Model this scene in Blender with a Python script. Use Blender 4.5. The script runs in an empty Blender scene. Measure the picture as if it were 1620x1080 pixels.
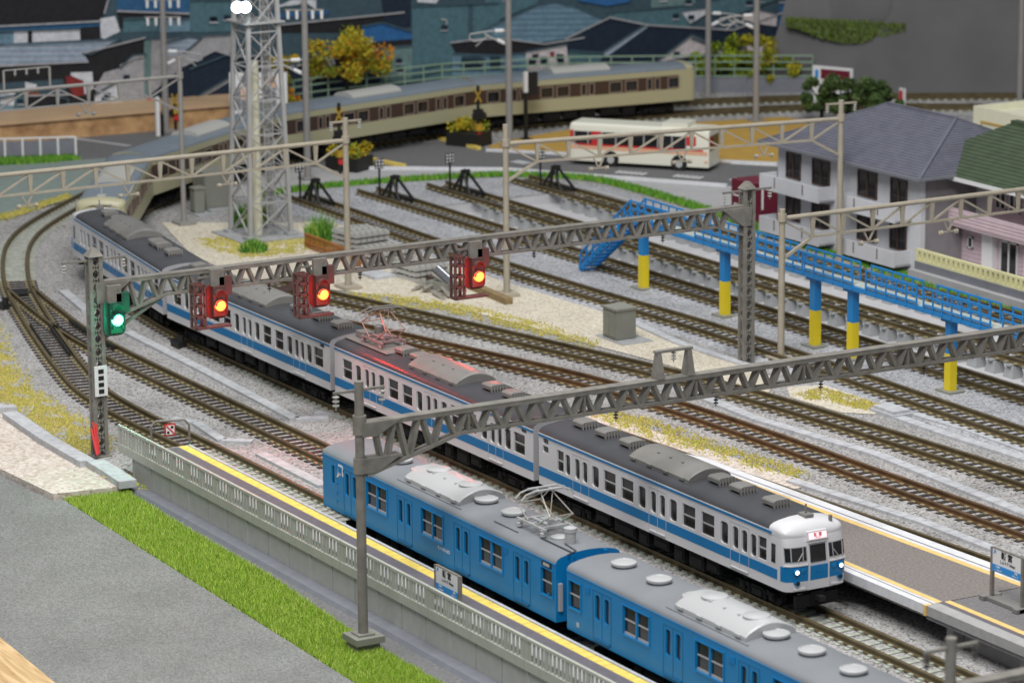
import bpy, math, random
from math import radians, sin, cos, pi, sqrt, atan2
from mathutils import Vector, Matrix
random.seed(7)
# ------------------------------------------------------------------ camera
# one unit = one metre of the full-size railway this 1:150 model layout copies
CF, CP, CYAW, CPIT, CROL = 5581.0, Vector((110.637, -65.708, 41.865)), -1.05248, 0.225063, -0.008018
_fw = Vector((sin(CYAW)*cos(CPIT), cos(CYAW)*cos(CPIT), -sin(CPIT)))
_r0 = Vector((cos(CYAW), -sin(CYAW), 0)); _u0 = _r0.cross(_fw)
_r = _r0*cos(CROL)+_u0*sin(CROL); _u = -_r0*sin(CROL)+_u0*cos(CROL)
def at(px, py, v=-.4, ax=2):
    "world point seen at photograph pixel (1620 wide) on the plane where coordinate ax equals v"
    d = _fw+_r*((px-810)/CF)-_u*((py-540)/CF)
    return CP+d*((v-CP[ax])/d[ax])
S = bpy.context.scene
col = S.collection
cam = bpy.data.objects.new('camera', bpy.data.cameras.new('camera')); col.objects.link(cam)
cam.matrix_world = Matrix(((_r.x, _u.x, -_fw.x, CP.x), (_r.y, _u.y, -_fw.y, CP.y), (_r.z, _u.z, -_fw.z, CP.z), (0, 0, 0, 1)))
cam.data.sensor_width = 36; cam.data.lens = CF*36/1620; cam.data.clip_start = 1; cam.data.clip_end = 2000
cam.data.dof.use_dof = True; cam.data.dof.focus_distance = 155; cam.data.dof.aperture_fstop = .36
S.camera = cam
# ------------------------------------------------------------------ light
W = bpy.data.worlds.new('World'); S.world = W; W.use_nodes = True
W.node_tree.nodes['Background'].inputs[0].default_value = (.93, .96, 1, 1)
W.node_tree.nodes['Background'].inputs[1].default_value = .23
def area(name, loc, target, size, power, colr=(1, 1, 1)):
    l = bpy.data.lights.new(name, 'AREA'); l.shape = 'RECTANGLE'; l.size, l.size_y = size; l.energy = power; l.color = colr
    o = bpy.data.objects.new(name, l); col.objects.link(o); o.location = loc
    o.rotation_euler = (Vector(target)-Vector(loc)).to_track_quat('-Z', 'Y').to_euler(); return o
area('ceiling_lamp', (-10, -5, 110), (-35, 15, 0), (70, 30), 112000, (1, .98, .95))
area('ceiling_lamp', (-75, 60, 100), (-75, 50, 0), (60, 26), 14000, (.96, .98, 1))
area('ceiling_lamp', (70, -60, 120), (-20, 10, 0), (50, 30), 118000, (1, .98, .96))
S.view_settings.view_transform = 'Standard'; S.view_settings.look = 'None'
S.view_settings.exposure = .12; S.view_settings.gamma = 1; S.view_settings.use_curve_mapping = False
# ------------------------------------------------------------------ materials
def mat(name, c, rough=.6, spec=.4, var=0., scale=3., bump=0., bscale=None, c2=None, kind='noise', metal=0., emit=None, es=1., coat=0., detail=4):
    m = bpy.data.materials.new(name); m.use_nodes = True; N = m.node_tree.nodes; K = m.node_tree.links; b = N['Principled BSDF']
    b.inputs['Base Color'].default_value = (*c, 1); b.inputs['Roughness'].default_value = rough
    b.inputs['Specular IOR Level'].default_value = spec; b.inputs['Metallic'].default_value = metal; b.inputs['Coat Weight'].default_value = coat
    if emit: b.inputs['Emission Color'].default_value = (*emit, 1); b.inputs['Emission Strength'].default_value = es
    if var or c2 or bump:
        tc = N.new('ShaderNodeTexCoord')
        if kind == 'voronoi':
            t = N.new('ShaderNodeTexVoronoi'); t.inputs['Scale'].default_value = scale; out = t.outputs['Color']
            sep = N.new('ShaderNodeSeparateColor'); K.new(out, sep.inputs[0]); fac = sep.outputs[0]
        else:
            t = N.new('ShaderNodeTexNoise'); t.inputs['Scale'].default_value = scale; t.inputs['Detail'].default_value = detail; fac = t.outputs['Fac']
        K.new(tc.outputs['Object'], t.inputs['Vector'])
        r = N.new('ShaderNodeValToRGB'); e = r.color_ramp.elements
        lo = tuple(x*(1-var) for x in c); hi = tuple(min(1, x*(1+var)) for x in (c2 or c))
        e[0].color = (*lo, 1); e[1].color = (*hi, 1)
        e[0].position, e[1].position = (.05, .95) if kind == 'voronoi' else (.3, .7)
        K.new(fac, r.inputs[0]); K.new(r.outputs[0], b.inputs['Base Color'])
        if bump:
            t2 = N.new('ShaderNodeTexNoise' if kind != 'voronoi' else 'ShaderNodeTexVoronoi'); t2.inputs['Scale'].default_value = bscale or scale
            K.new(tc.outputs['Object'], t2.inputs['Vector'])
            bp = N.new('ShaderNodeBump'); bp.inputs['Strength'].default_value = 1; bp.inputs['Distance'].default_value = bump
            K.new(t2.outputs[0], bp.inputs['Height']); K.new(bp.outputs[0], b.inputs['Normal'])
    return m
def gravel(name, cols, scale, bump, rough=.95, big=.12):
    "crushed-stone cover: stone cells of mixed tints, broad tint drift, bumpy"
    m = bpy.data.materials.new(name); m.use_nodes = True; N = m.node_tree.nodes; K = m.node_tree.links; b = N['Principled BSDF']
    b.inputs['Roughness'].default_value = rough; b.inputs['Specular IOR Level'].default_value = .2
    tc = N.new('ShaderNodeTexCoord')
    ns = N.new('ShaderNodeTexNoise'); ns.inputs['Scale'].default_value = scale*.5
    mx = N.new('ShaderNodeMix'); mx.data_type = 'VECTOR'; mx.inputs[0].default_value = .25/scale*4
    ad = N.new('ShaderNodeVectorMath'); ad.operation = 'MULTIPLY_ADD'; ad.inputs[1].default_value = (.8/scale,)*3
    K.new(tc.outputs['Object'], ns.inputs['Vector']); K.new(ns.outputs['Color'], ad.inputs[0]); K.new(tc.outputs['Object'], ad.inputs[2])
    v = N.new('ShaderNodeTexVoronoi'); v.inputs['Scale'].default_value = scale; K.new(ad.outputs[0], v.inputs['Vector'])
    sp = N.new('ShaderNodeSeparateColor'); K.new(v.outputs['Color'], sp.inputs[0])
    r = N.new('ShaderNodeValToRGB'); E = r.color_ramp.elements
    while len(E) < len(cols): E.new(.5)
    for i, c in enumerate(cols): E[i].position = i/(len(cols)-1); E[i].color = (*c, 1)
    K.new(sp.outputs[0], r.inputs[0])
    n2 = N.new('ShaderNodeTexNoise'); n2.inputs['Scale'].default_value = .35; n2.inputs['Detail'].default_value = 6; K.new(tc.outputs['Object'], n2.inputs['Vector'])
    mr = N.new('ShaderNodeMapRange'); mr.inputs[1].default_value = .3; mr.inputs[2].default_value = .7; mr.inputs[3].default_value = 1-big; mr.inputs[4].default_value = 1+big
    K.new(n2.outputs[0], mr.inputs[0])
    mu = N.new('ShaderNodeVectorMath'); mu.operation = 'SCALE'; K.new(r.outputs[0], mu.inputs[0]); K.new(mr.outputs[0], mu.inputs['Scale'])
    K.new(mu.outputs[0], b.inputs['Base Color'])
    bp = N.new('ShaderNodeBump'); bp.inputs['Distance'].default_value = bump; bp.invert = True
    K.new(v.outputs['Distance'], bp.inputs['Height']); K.new(bp.outputs[0], b.inputs['Normal'])
    return m
M = {}
M['ballast'] = gravel('ballast_stone', [(.15, .145, .14), (.31, .31, .31), (.39, .39, .4), (.47, .46, .45), (.28, .26, .245)], 10, .06)
M['bed'] = gravel('washed_ballast_stone', [(.22, .22, .24), (.33, .34, .365), (.42, .43, .455), (.49, .49, .51)], 10, .04)
M['sand'] = gravel('cream_sand', [(.42, .37, .29), (.55, .5, .4), (.63, .58, .48), (.68, .64, .55)], 9, .025, big=.07)
M['board'] = gravel('pinkish_grit_paper', [(.42, .35, .29), (.54, .48, .42), (.6, .54, .49), (.68, .63, .58)], 6, .02, big=.05)
M['rail'] = mat('painted_rail', (.13, .10, .05), .45, .5, .25, 1.5, metal=.3)
M['railredlit'] = mat('red_lit_rail', (.15, .085, .04), .45, .5, .3, 1.5, metal=.3)  # reddish tint puts the red signal light into the rail colour
M['tie'] = mat('dark_sleeper', (.045, .036, .032), .7, .3, .35, 2)
M['clip'] = mat('tan_fastening', (.3, .26, .15), .6, .3, .2, 4)
M['ctie'] = mat('concrete_sleeper', (.36, .38, .33), .8, .3, .25, 3)
M['paper'] = gravel('grey_grit_sheet', [(.14, .145, .14), (.19, .195, .19), (.22, .225, .22), (.27, .275, .27)], 16, .015, .8, .1)
M['wood'] = None
M['roadp'] = mat('road_sheet', (.15, .15, .155), .8, .3, .12, 5)
M['pave'] = mat('pavement_sheet', (.4, .4, .41), .85, .2, .06, 1.2)
M['pitfloor'] = mat('white_pit_floor', (.5, .5, .52), .85, .2, .06, 1.2)
M['ochre'] = mat('ochre_ground_sheet', (.46, .29, .07), .9, .2, .08, 1)
M['concrete'] = mat('grey_concrete', (.34, .35, .36), .8, .25, .12, 2)
M['concretelight'] = mat('pale_trough_concrete', (.46, .475, .5), .85, .2, .15, 2.5)
M['kerbgrey'] = mat('blue_grey_plastic', (.19, .2, .23), .5, .4, .08, 2)
M['plat'] = mat('platform_surface', (.2, .18, .17), .85, .3, .25, 9, bump=.015, bscale=12)
M['plat2'] = mat('platform_surface_dark', (.17, .165, .17), .85, .3, .18, 9)
M['platdark'] = mat('platform_dark_band', (.13, .12, .14), .8, .3, .1, 5)  # darker grey of the platform strips and lines
M['platgrey'] = mat('platform_edge_grey', (.36, .36, .36), .7, .3, .08, 3)
M['platwall'] = mat('platform_wall_grey', (.33, .32, .32), .75, .3, .1, 2)
M['platwhite'] = mat('platform_edge_white', (.66, .67, .7), .6, .4, .08, 3)
M['yellow'] = mat('tactile_yellow', (.78, .6, .14), .7, .3, .12, 3)
M['yellow2'] = mat('platform_line_yellow', (.74, .52, .2), .7, .3, .1, 3)
M['fence'] = mat('sage_grey_fence', (.42, .435, .39), .55, .4, .06, 2)
M['fencewall'] = mat('sage_grey_wall', (.43, .44, .42), .65, .3, .06, 2)
M['gantry'] = mat('weathered_gantry_grey', (.2, .19, .17), .5, .45, .2, 2.2)
M['gantry2'] = mat('beige_gantry', (.38, .34, .27), .55, .4, .08, 2)
M['gantry3'] = mat('far_gantry_grey', (.27, .26, .25), .55, .4, .08, 2)
M['tower'] = mat('tower_silver_grey', (.36, .36, .36), .45, .5, .06, 2)
M['ins'] = mat('insulator_grey', (.42, .41, .39), .35, .5)
M['insd'] = mat('insulator_dark', (.08, .075, .07), .35, .5)
M['cwhite'] = mat('carriage_white', (.63, .63, .655), .32, .5, .035, .7, coat=.15)
M['cgrey'] = mat('gangway_grey', (.38, .38, .4), .5, .4)
M['cblue'] = mat('stripe_blue', (.002, .17, .42), .36, .35, coat=.05)
M['sky'] = mat('carriage_sky_blue', (.003, .2, .49), .42, .35, .07, .6, coat=.05)
M['sky2'] = mat('carriage_sky_blue_door_seam', (.003, .12, .27), .4, .5)  # darker blue drawn along the door seams
M['roofdark'] = mat('dark_roof', (.052, .054, .062), .42, .5, .12, .6)
M['roofgrey'] = mat('light_grey_roof', (.2, .215, .235), .5, .45, .07, .6)
M['acgrey'] = mat('roof_unit_grey', (.2, .195, .185), .45, .5, .07, 2)
M['aclight'] = mat('roof_unit_pale_grey', (.45, .46, .47), .35, .5)
M['under'] = mat('black_underframe', (.008, .008, .009), .65, .2, .3, 3)
M['glass'] = mat('dark_window_glass', (.018, .018, .021), .1, .6, .5, 1.3)
M['silver'] = mat('window_sash_silver', (.42, .42, .43), .35, .5)
M['beige'] = mat('carriage_cream', (.39, .375, .245), .4, .5)
M['brown'] = mat('window_band_brown', (.06, .035, .028), .4, .4)
M['roofblue'] = mat('slate_grey_roof', (.17, .205, .24), .5, .4, .06, .6)
M['pale'] = mat('pale_unit', (.4, .4, .38), .5, .4)
M['copper'] = mat('copper_pink_metal', (.5, .3, .25), .35, .5, metal=.5)
M['metal'] = mat('silver_metal', (.5, .47, .42), .35, .5, metal=.6)
M['pbase'] = mat('pantograph_base', (.42, .43, .44), .4, .5)
M['pbase2'] = mat('pantograph_base_pinkish', (.3, .2, .2), .5, .5)
M['brblue'] = mat('walkway_blue', (.015, .22, .56), .4, .5)
M['bryel'] = mat('walkway_yellow', (.76, .6, .02), .45, .5)
M['deck'] = mat('walkway_deck', (.42, .46, .42), .7, .3, .15, 3)
M['sigbox'] = mat('signal_brown', (.12, .06, .055), .4, .5)
M['sigred'] = mat('red_lit_signal_plate', (.2, .02, .018), .4, .5)  # brown backboard with the lamp's red glow put into its colour
M['siggreen'] = mat('green_lit_signal_plate', (.02, .1, .065), .4, .5)  # green lamp glow put into the colour of board, housing and hoods
M['redled'] = mat('red_signal_lamp', (.3, .02, .01), .3, .5, emit=(1, .11, .02), es=8)
M['greenled'] = mat('green_signal_lamp', (.1, .4, .3), .3, .5, emit=(.16, 1, .78), es=5)
M['flood'] = mat('floodlight_lens', (.8, .9, 1), .2, .5, emit=(.75, .93, 1), es=9)
M['headlamp'] = mat('headlamp_lens', (.9, .8, .8), .2, .5, emit=(1, .88, .9), es=2.5)
M['white'] = mat('plain_white', (.75, .75, .76), .5, .4)
M['black'] = mat('plain_black', (.015, .015, .015), .5, .4)
M['xyellow'] = mat('crossing_yellow', (.42, .27, .03), .6, .3, .2, 4)
M['red'] = mat('plain_red', (.55, .03, .03), .5, .4)
M['signblue'] = mat('sign_blue', (.03, .27, .66), .5, .4)
M['wallg'] = mat('apartment_wall', (.6, .61, .645), .75, .3, .05, .8)
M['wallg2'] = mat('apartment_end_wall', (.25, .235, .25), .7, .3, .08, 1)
M['slate'] = mat('blue_grey_roof_tile', (.125, .13, .165), .65, .3, .12, 1.5)
M['frame'] = mat('window_frame_brown', (.09, .05, .035), .5, .4)
M['pink'] = mat('pink_siding', (.62, .5, .55), .65, .3, .06, 1)
M['greenroof'] = mat('dark_green_roof_tile', (.06, .085, .05), .6, .3, .15, 1.5)
M['cream'] = mat('cream_render', (.72, .71, .55), .7, .3, .04, 1)
M['blocks'] = mat('pale_yellow_block', (.72, .7, .4), .6, .3, .05, 2)
M['maroon'] = mat('maroon_container', (.14, .012, .03), .5, .4, .08, 1)
M['cabinet'] = mat('cabinet_grey_green', (.235, .24, .21), .6, .35, .05, 2)
M['hill'] = mat('grey_embankment', (.13, .13, .135), .7, .4, .1, .25)
M['gfence'] = mat('pale_green_fence', (.25, .36, .26), .55, .4)
M['oak'] = mat('backing_wood', (.4, .22, .1), .6, .4, .22, 1.2, c2=(.5, .31, .15))
M['brownfence'] = mat('rust_brown_fence', (.36, .15, .04), .7, .3, .15, 2)
M['bark'] = mat('dark_bark', (.02, .016, .014), .8, .2)
M['cream2'] = mat('bus_cream', (.76, .75, .64), .4, .5, coat=.2)
M['orange'] = mat('bus_orange_fade', (.75, .42, .27), .4, .5)
M['tyre'] = mat('tyre_black', (.015, .015, .015), .7, .3)
for i, c in enumerate([(.33, .52, .05), (.25, .44, .04), (.42, .58, .09), (.5, .58, .15)]): M['grass%d' % i] = mat('grass_green', c, .8, .2)
for i, c in enumerate([(.42, .38, .07), (.52, .46, .13), (.32, .32, .06), (.42, .33, .15)]): M['moss%d' % i] = mat('yellow_green_flock', c, .9, .1)
for i, c in enumerate([(.09, .15, .045), (.15, .21, .075), (.055, .095, .03)]): M['leaf%d' % i] = mat('dark_green_foliage', c, .8, .2)
for i, c in enumerate([(.52, .36, .02), (.5, .2, .02), (.22, .27, .03), (.44, .38, .03)]): M['autumn%d' % i] = mat('autumn_foliage', c, .8, .2)
for i, c in enumerate([(.3, .42, .02), (.42, .5, .03), (.14, .2, .02), (.2, .24, .03)]): M['lime%d' % i] = mat('yellow_green_foliage', c, .8, .2)
for i, c in enumerate([(.08, .25, .03), (.12, .34, .05), (.05, .16, .03)]): M['tuft%d' % i] = mat('bright_green_foliage', c, .8, .2)
def wood():
    m = bpy.data.materials.new('table_wood'); m.use_nodes = True; N = m.node_tree.nodes; K = m.node_tree.links; b = N['Principled BSDF']
    tc = N.new('ShaderNodeTexCoord'); mp = N.new('ShaderNodeMapping'); mp.inputs['Scale'].default_value = (.25, 3, 1); mp.inputs['Rotation'].default_value = (0, 0, .35)
    n = N.new('ShaderNodeTexNoise'); n.inputs['Scale'].default_value = 1.4; n.inputs['Detail'].default_value = 8; n.inputs['Distortion'].default_value = 1
    r = N.new('ShaderNodeValToRGB'); e = r.color_ramp.elements; e[0].color = (.42, .26, .11, 1); e[1].color = (.7, .5, .27, 1); e[0].position = .35; e[1].position = .6
    K.new(tc.outputs['Object'], mp.inputs[0]); K.new(mp.outputs[0], n.inputs['Vector']); K.new(n.outputs[0], r.inputs[0]); K.new(r.outputs[0], b.inputs['Base Color'])
    b.inputs['Roughness'].default_value = .45; return m
M['wood'] = wood()
def g(m): return M[m] if isinstance(m, str) else m
# ------------------------------------------------------------------ mesh helpers
class MB:
    def __init__(s): s.v = []; s.f = []; s.m = []
    def q(s, pts, mi=0):
        n = len(s.v); s.v += [tuple(p) for p in pts]; s.f.append(tuple(range(n, n+len(pts)))); s.m.append(mi)
    def box(s, x0, x1, y0, y1, z0, z1, mi=0):
        s.hexa([(x0, y0, z0), (x1, y0, z0), (x1, y1, z0), (x0, y1, z0)], [(x0, y0, z1), (x1, y0, z1), (x1, y1, z1), (x0, y1, z1)], mi)
    def hexa(s, a, b, mi=0):
        n = len(s.v); k = len(a); s.v += [tuple(p) for p in a]+[tuple(p) for p in b]
        s.f.append(tuple(reversed(range(n, n+k)))); s.f.append(tuple(range(n+k, n+2*k)))
        for i in range(k): j = (i+1) % k; s.f.append((n+i, n+j, n+k+j, n+k+i))
        s.m += [mi]*(k+2)
    def cbox(s, c, d, rz=0, mi=0):
        a = []
        for x, y in ((-1, -1), (1, -1), (1, 1), (-1, 1)):
            x *= d[0]/2; y *= d[1]/2; a.append((c[0]+x*cos(rz)-y*sin(rz), c[1]+x*sin(rz)+y*cos(rz)))
        s.hexa([(x, y, c[2]-d[2]/2) for x, y in a], [(x, y, c[2]+d[2]/2) for x, y in a], mi)
    def bar(s, p, q, w, h=None, up=(0, 0, 1), mi=0):
        p = Vector(p); q = Vector(q); h = h or w; d = (q-p).normalized(); u = Vector(up)
        if abs(d.dot(u)) > .98: u = Vector((1, 0, 0))
        r = d.cross(u).normalized()*w/2; t = r.cross(d).normalized()*h/2
        s.hexa([p-r-t, p+r-t, p+r+t, p-r+t], [q-r-t, q+r-t, q+r+t, q-r+t], mi)
    def tube(s, p, q, r0, r1=None, n=8, mi=0):
        p = Vector(p); q = Vector(q); r1 = r0 if r1 is None else r1; d = (q-p).normalized(); u = Vector((0, 0, 1)) if abs(d.z) < .95 else Vector((1, 0, 0))
        a = d.cross(u).normalized(); b = a.cross(d)
        s.hexa([p+(a*cos(2*pi*i/n)-b*sin(2*pi*i/n))*r0 for i in range(n)], [q+(a*cos(2*pi*i/n)-b*sin(2*pi*i/n))*r1 for i in range(n)], mi)
    def path(s, pts, r, n=6, mi=0):
        for a, b in zip(pts, pts[1:]): s.tube(a, b, r, n=n, mi=mi)
    def lathe(s, c, prof, n=20, axis='z', mi=0):
        base = len(s.v)
        for r, z in prof:
            for i in range(n):
                a = 2*pi*i/n; x, y = r*cos(a), r*sin(a)
                s.v.append((c[0]+x, c[1]+y, c[2]+z) if axis == 'z' else ((c[0]+z, c[1]+x, c[2]+y) if axis == 'x' else (c[0]+y, c[1]+z, c[2]+x)))
        for k in range(len(prof)-1):
            for i in range(n):
                j = (i+1) % n; s.f.append((base+k*n+i, base+k*n+j, base+k*n+n+j, base+k*n+n+i)); s.m.append(mi)
        s.f.append(tuple(reversed(range(base, base+n)))); s.f.append(tuple(range(base+(len(prof)-1)*n, base+len(prof)*n))); s.m += [mi, mi]
    def loft(s, rings, mi=0, cap=True, close=True):
        n = len(rings[0]); b = len(s.v)
        for r in rings: s.v += [tuple(p) for p in r]
        for k in range(len(rings)-1):
            for i in range(n if close else n-1):
                j = (i+1) % n; s.f.append((b+k*n+i, b+k*n+j, b+(k+1)*n+j, b+(k+1)*n+i)); s.m.append(mi)
        if cap:
            s.f.append(tuple(reversed(range(b, b+n)))); s.f.append(tuple(range(b+(len(rings)-1)*n, b+len(rings)*n))); s.m += [mi, mi]
    def build(s, name, mats, parent=None, world=False, smooth=None, off=None):
        me = bpy.data.meshes.new(name); o = Vector((0, 0, 0))
        if parent is not None and world: o = Vector(parent.location)
        if off is not None: o = Vector(off)
        me.from_pydata([(v[0]-o.x, v[1]-o.y, v[2]-o.z) for v in s.v], [], s.f)
        mats = mats if isinstance(mats, (list, tuple)) else [mats]
        for m in mats: me.materials.append(g(m))
        if len(mats) > 1: me.polygons.foreach_set('material_index', s.m)
        if smooth:
            me.polygons.foreach_set('use_smooth', [True]*len(me.polygons))
            try: me.set_sharp_from_angle(angle=radians(smooth))
            except Exception: pass
        me.update()
        ob = bpy.data.objects.new(name, me); col.objects.link(ob)
        if parent is not None: ob.parent = parent
        elif off is not None: ob.location = o
        return ob
def tag(o, label=None, cat=None, group=None, kind=None):
    if label: o['label'] = label
    if cat: o['category'] = cat
    if group: o['group'] = group
    if kind: o['kind'] = kind
    return o
def thing(name, label, cat, loc=(0, 0, 0), rz=0, group=None):
    o = bpy.data.objects.new(name, None); col.objects.link(o); o.location = loc; o.rotation_euler = (0, 0, rz); o.empty_display_size = .3
    return tag(o, label, cat, group)
def inst(src, name, parent, loc=(0, 0, 0), rz=0):
    o = bpy.data.objects.new(name, src.data); col.objects.link(o); o.parent = parent; o.location = loc; o.rotation_euler = (0, 0, rz); return o
def struct(name, mb, m, **k):
    o = mb.build(name, m, **k); o['kind'] = 'structure'; return o
def copytree(o, parent=None):
    c = o.copy(); col.objects.link(c)
    if parent is not None: c.parent = parent
    for ch in [x for x in col.objects if x.parent == o]: copytree(ch, c)
    return c
def crom(pts, step=.5):
    "smooth curve through plan points, resampled"
    P = [Vector((p[0], p[1], 0)) for p in pts]; P = [P[0]*2-P[1]]+P+[P[-1]*2-P[-2]]; out = []
    for i in range(1, len(P)-2):
        a, b, c, d = P[i-1:i+3]; t0 = 0; t1 = (b-a).length**.5; t2 = t1+(c-b).length**.5; t3 = t2+(d-c).length**.5
        n = max(2, int((c-b).length/step))
        for k in range(n):
            t = t1+(t2-t1)*k/n
            A1 = a*((t1-t)/(t1-t0))+b*((t-t0)/(t1-t0)); A2 = b*((t2-t)/(t2-t1))+c*((t-t1)/(t2-t1)); A3 = c*((t3-t)/(t3-t2))+d*((t-t2)/(t3-t2))
            B1 = A1*((t2-t)/(t2-t0))+A2*((t-t0)/(t2-t0)); B2 = A2*((t3-t)/(t3-t1))+A3*((t-t1)/(t3-t1))
            out.append(B1*((t2-t)/(t2-t1))+B2*((t-t1)/(t2-t1)))
    out.append(P[-2]); return out
def normals(p):
    N = []
    for i in range(len(p)):
        d = (p[min(i+1, len(p)-1)]-p[max(i-1, 0)]).normalized(); N.append(Vector((-d.y, d.x, 0)))
    return N
def sweep(mb, p, N, prof, mi=0):
    "closed profile [(offset, z)] swept along plan path"
    mb.loft([[(a+n*o)+Vector((0, 0, z)) for o, z in prof] for a, n in zip(p, N)], mi)
def march(p, step, start=0):
    out = []; s = start; acc = 0
    for a, b in zip(p, p[1:]):
        L = (b-a).length
        while s <= acc+L and L > 0: out.append((a.lerp(b, (s-acc)/L), (b-a).normalized())); s += step
        acc += L
    return out
def inpoly(x, y, P):
    c = False; j = len(P)-1
    for i in range(len(P)):
        if (P[i][1] > y) != (P[j][1] > y) and x < (P[j][0]-P[i][0])*(y-P[i][1])/(P[j][1]-P[i][1])+P[i][0]: c = not c
        j = i
    return c
def randin(P):
    xs = [p[0] for p in P]; ys = [p[1] for p in P]
    while True:
        x = random.uniform(min(xs), max(xs)); y = random.uniform(min(ys), max(ys))
        if inpoly(x, y, P): return x, y
def sheet(name, px, m, z, label=None, cat=None, world=None, thick=0, group=None):
    P = world or [at(x, y, z)[:2] for x, y in px]
    mb = MB()
    a = sum(P[i][0]*P[(i+1) % len(P)][1]-P[(i+1) % len(P)][0]*P[i][1] for i in range(len(P)))
    if a < 0: P = P[::-1]
    if thick: mb.hexa([(x, y, z-thick) for x, y in P], [(x, y, z) for x, y in P])
    else: mb.q([(x, y, z) for x, y in P])
    if cat: return tag(mb.build(name, m), label, cat, group)
    return struct(name, mb, m)
def blades(mb, x, y, z, h, w, nm, lean=.5):
    a = random.uniform(0, 2*pi); l = random.uniform(0, lean)*h; b = random.uniform(0, 2*pi); h *= random.uniform(.6, 1.2)
    dx, dy = cos(a)*w/2, sin(a)*w/2
    mb.q([(x-dx, y-dy, z), (x+dx, y+dy, z), (x+cos(b)*l, y+sin(b)*l, z+h)], random.randrange(nm))
def leafball(mb, c, r, n, size, nm, flat=1.):
    for _ in range(n):
        d = Vector((random.gauss(0, 1), random.gauss(0, 1), random.gauss(0, 1))).normalized()*(random.random()**.4)
        p = Vector(c)+Vector((d.x*r, d.y*r, d.z*r*flat)); s = size*random.uniform(.6, 1.3)
        u = Vector((random.gauss(0, 1), random.gauss(0, 1), random.gauss(0, 1))).normalized(); w = u.orthogonal().normalized()*s; t = u.cross(w)
        k = int(abs(sin(c[0]*7+c[1]*13+c[2]*5)*3.99)) if random.random() < .6 else random.randrange(nm)
        mb.q([p-w-t*.5, p+w*.9-t*.6, p+t], min(k, nm-1))
def textmesh(s, size, m, parent, loc, rot, name='lettering', extr=.004, bold=0, shear=0):
    cu = bpy.data.curves.new(name, 'FONT'); cu.body = s; cu.size = size; cu.align_x = 'CENTER'; cu.align_y = 'CENTER'; cu.extrude = extr; cu.offset = bold; cu.shear = shear; cu.resolution_u = 2
    o = bpy.data.objects.new(name, cu); col.objects.link(o)
    bpy.context.view_layer.update(); dg = bpy.context.evaluated_depsgraph_get()
    me = bpy.data.meshes.new_from_object(o.evaluated_get(dg)); col.objects.unlink(o); bpy.data.objects.remove(o)
    ob = bpy.data.objects.new(name, me); me.materials.clear(); me.materials.append(g(m)); col.objects.link(ob); ob.parent = parent; ob.location = loc; ob.rotation_euler = rot
    return ob
Z0 = -.42
# ------------------------------------------------------------------ setting
PX0, PX1 = -86, -12
def pitY(x, k): return (42.25, 48.0, 49.1, 53.0)[k]+.028*(x+51)
mb = MB()
A = (-220, -90); B = (120, -90); C_ = (120, 160); D_ = (-220, 160)
GX = -36.3; GW = -64; mb.q([(*A, Z0), (GW, -90, Z0), (GW, -2.7, Z0), (-220, -2.7, Z0)]); mb.q([(GW, -3.4, Z0), (GX, -3.4, Z0), (GX, -2.7, Z0), (GW, -2.7, Z0)]); mb.q([(GW, -3.4, Z0), (GW, -90, Z0), (GW, -90, -.95), (GW, -3.4, -.95)]); mb.q([(GX, -2.7, Z0), (GX, -3.4, Z0), (GX, -3.4, -.95), (GX, -2.7, -.95)]); mb.q([(GW, -3.4, Z0), (GX, -3.4, Z0), (GX, -3.4, -.95), (GW, -3.4, -.95)]); mb.q([(GX, -2.7, Z0), (GX, -2.7, -.95), (120, -2.7, -.95), (120, -2.7, Z0)])
mb.q([(-220, -2.7, Z0), (120, -2.7, Z0), (120, pitY(120, 0), Z0), (PX1, pitY(PX1, 0), Z0), (PX0, pitY(PX0, 0), Z0), (-220, pitY(-220, 0), Z0)])
mb.q([(-220, pitY(-220, 0), Z0), (PX0, pitY(PX0, 0), Z0), (PX0, pitY(PX0, 3), Z0), (-220, pitY(-220, 3), Z0)])
mb.q([(PX1, pitY(PX1, 0), Z0), (120, pitY(120, 0), Z0), (120, pitY(120, 3), Z0), (PX1, pitY(PX1, 3), Z0)])
mb.q([(-220, pitY(-220, 3), Z0), (PX0, pitY(PX0, 3), Z0), (PX1, pitY(PX1, 3), Z0), (120, pitY(120, 3), Z0), (*C_, Z0), (*D_, Z0)])
struct('ground', mb, 'ballast')
mb = MB(); zp = -1.02
for a, b in (((PX0, 0), (PX1, 0)), ((PX1, 0), (PX1, 3)), ((PX1, 3), (PX0, 3)), ((PX0, 3), (PX0, 0))):
    mb.q([(a[0], pitY(*a), Z0), (b[0], pitY(*b), Z0), (b[0], pitY(*b), zp), (a[0], pitY(*a), zp)])
mb.q([(PX0, pitY(PX0, 0), zp), (PX1, pitY(PX1, 0), zp), (PX1, pitY(PX1, 3), zp), (PX0, pitY(PX0, 3), zp)])
struct('pit_floor', mb, 'pitfloor')
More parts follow.
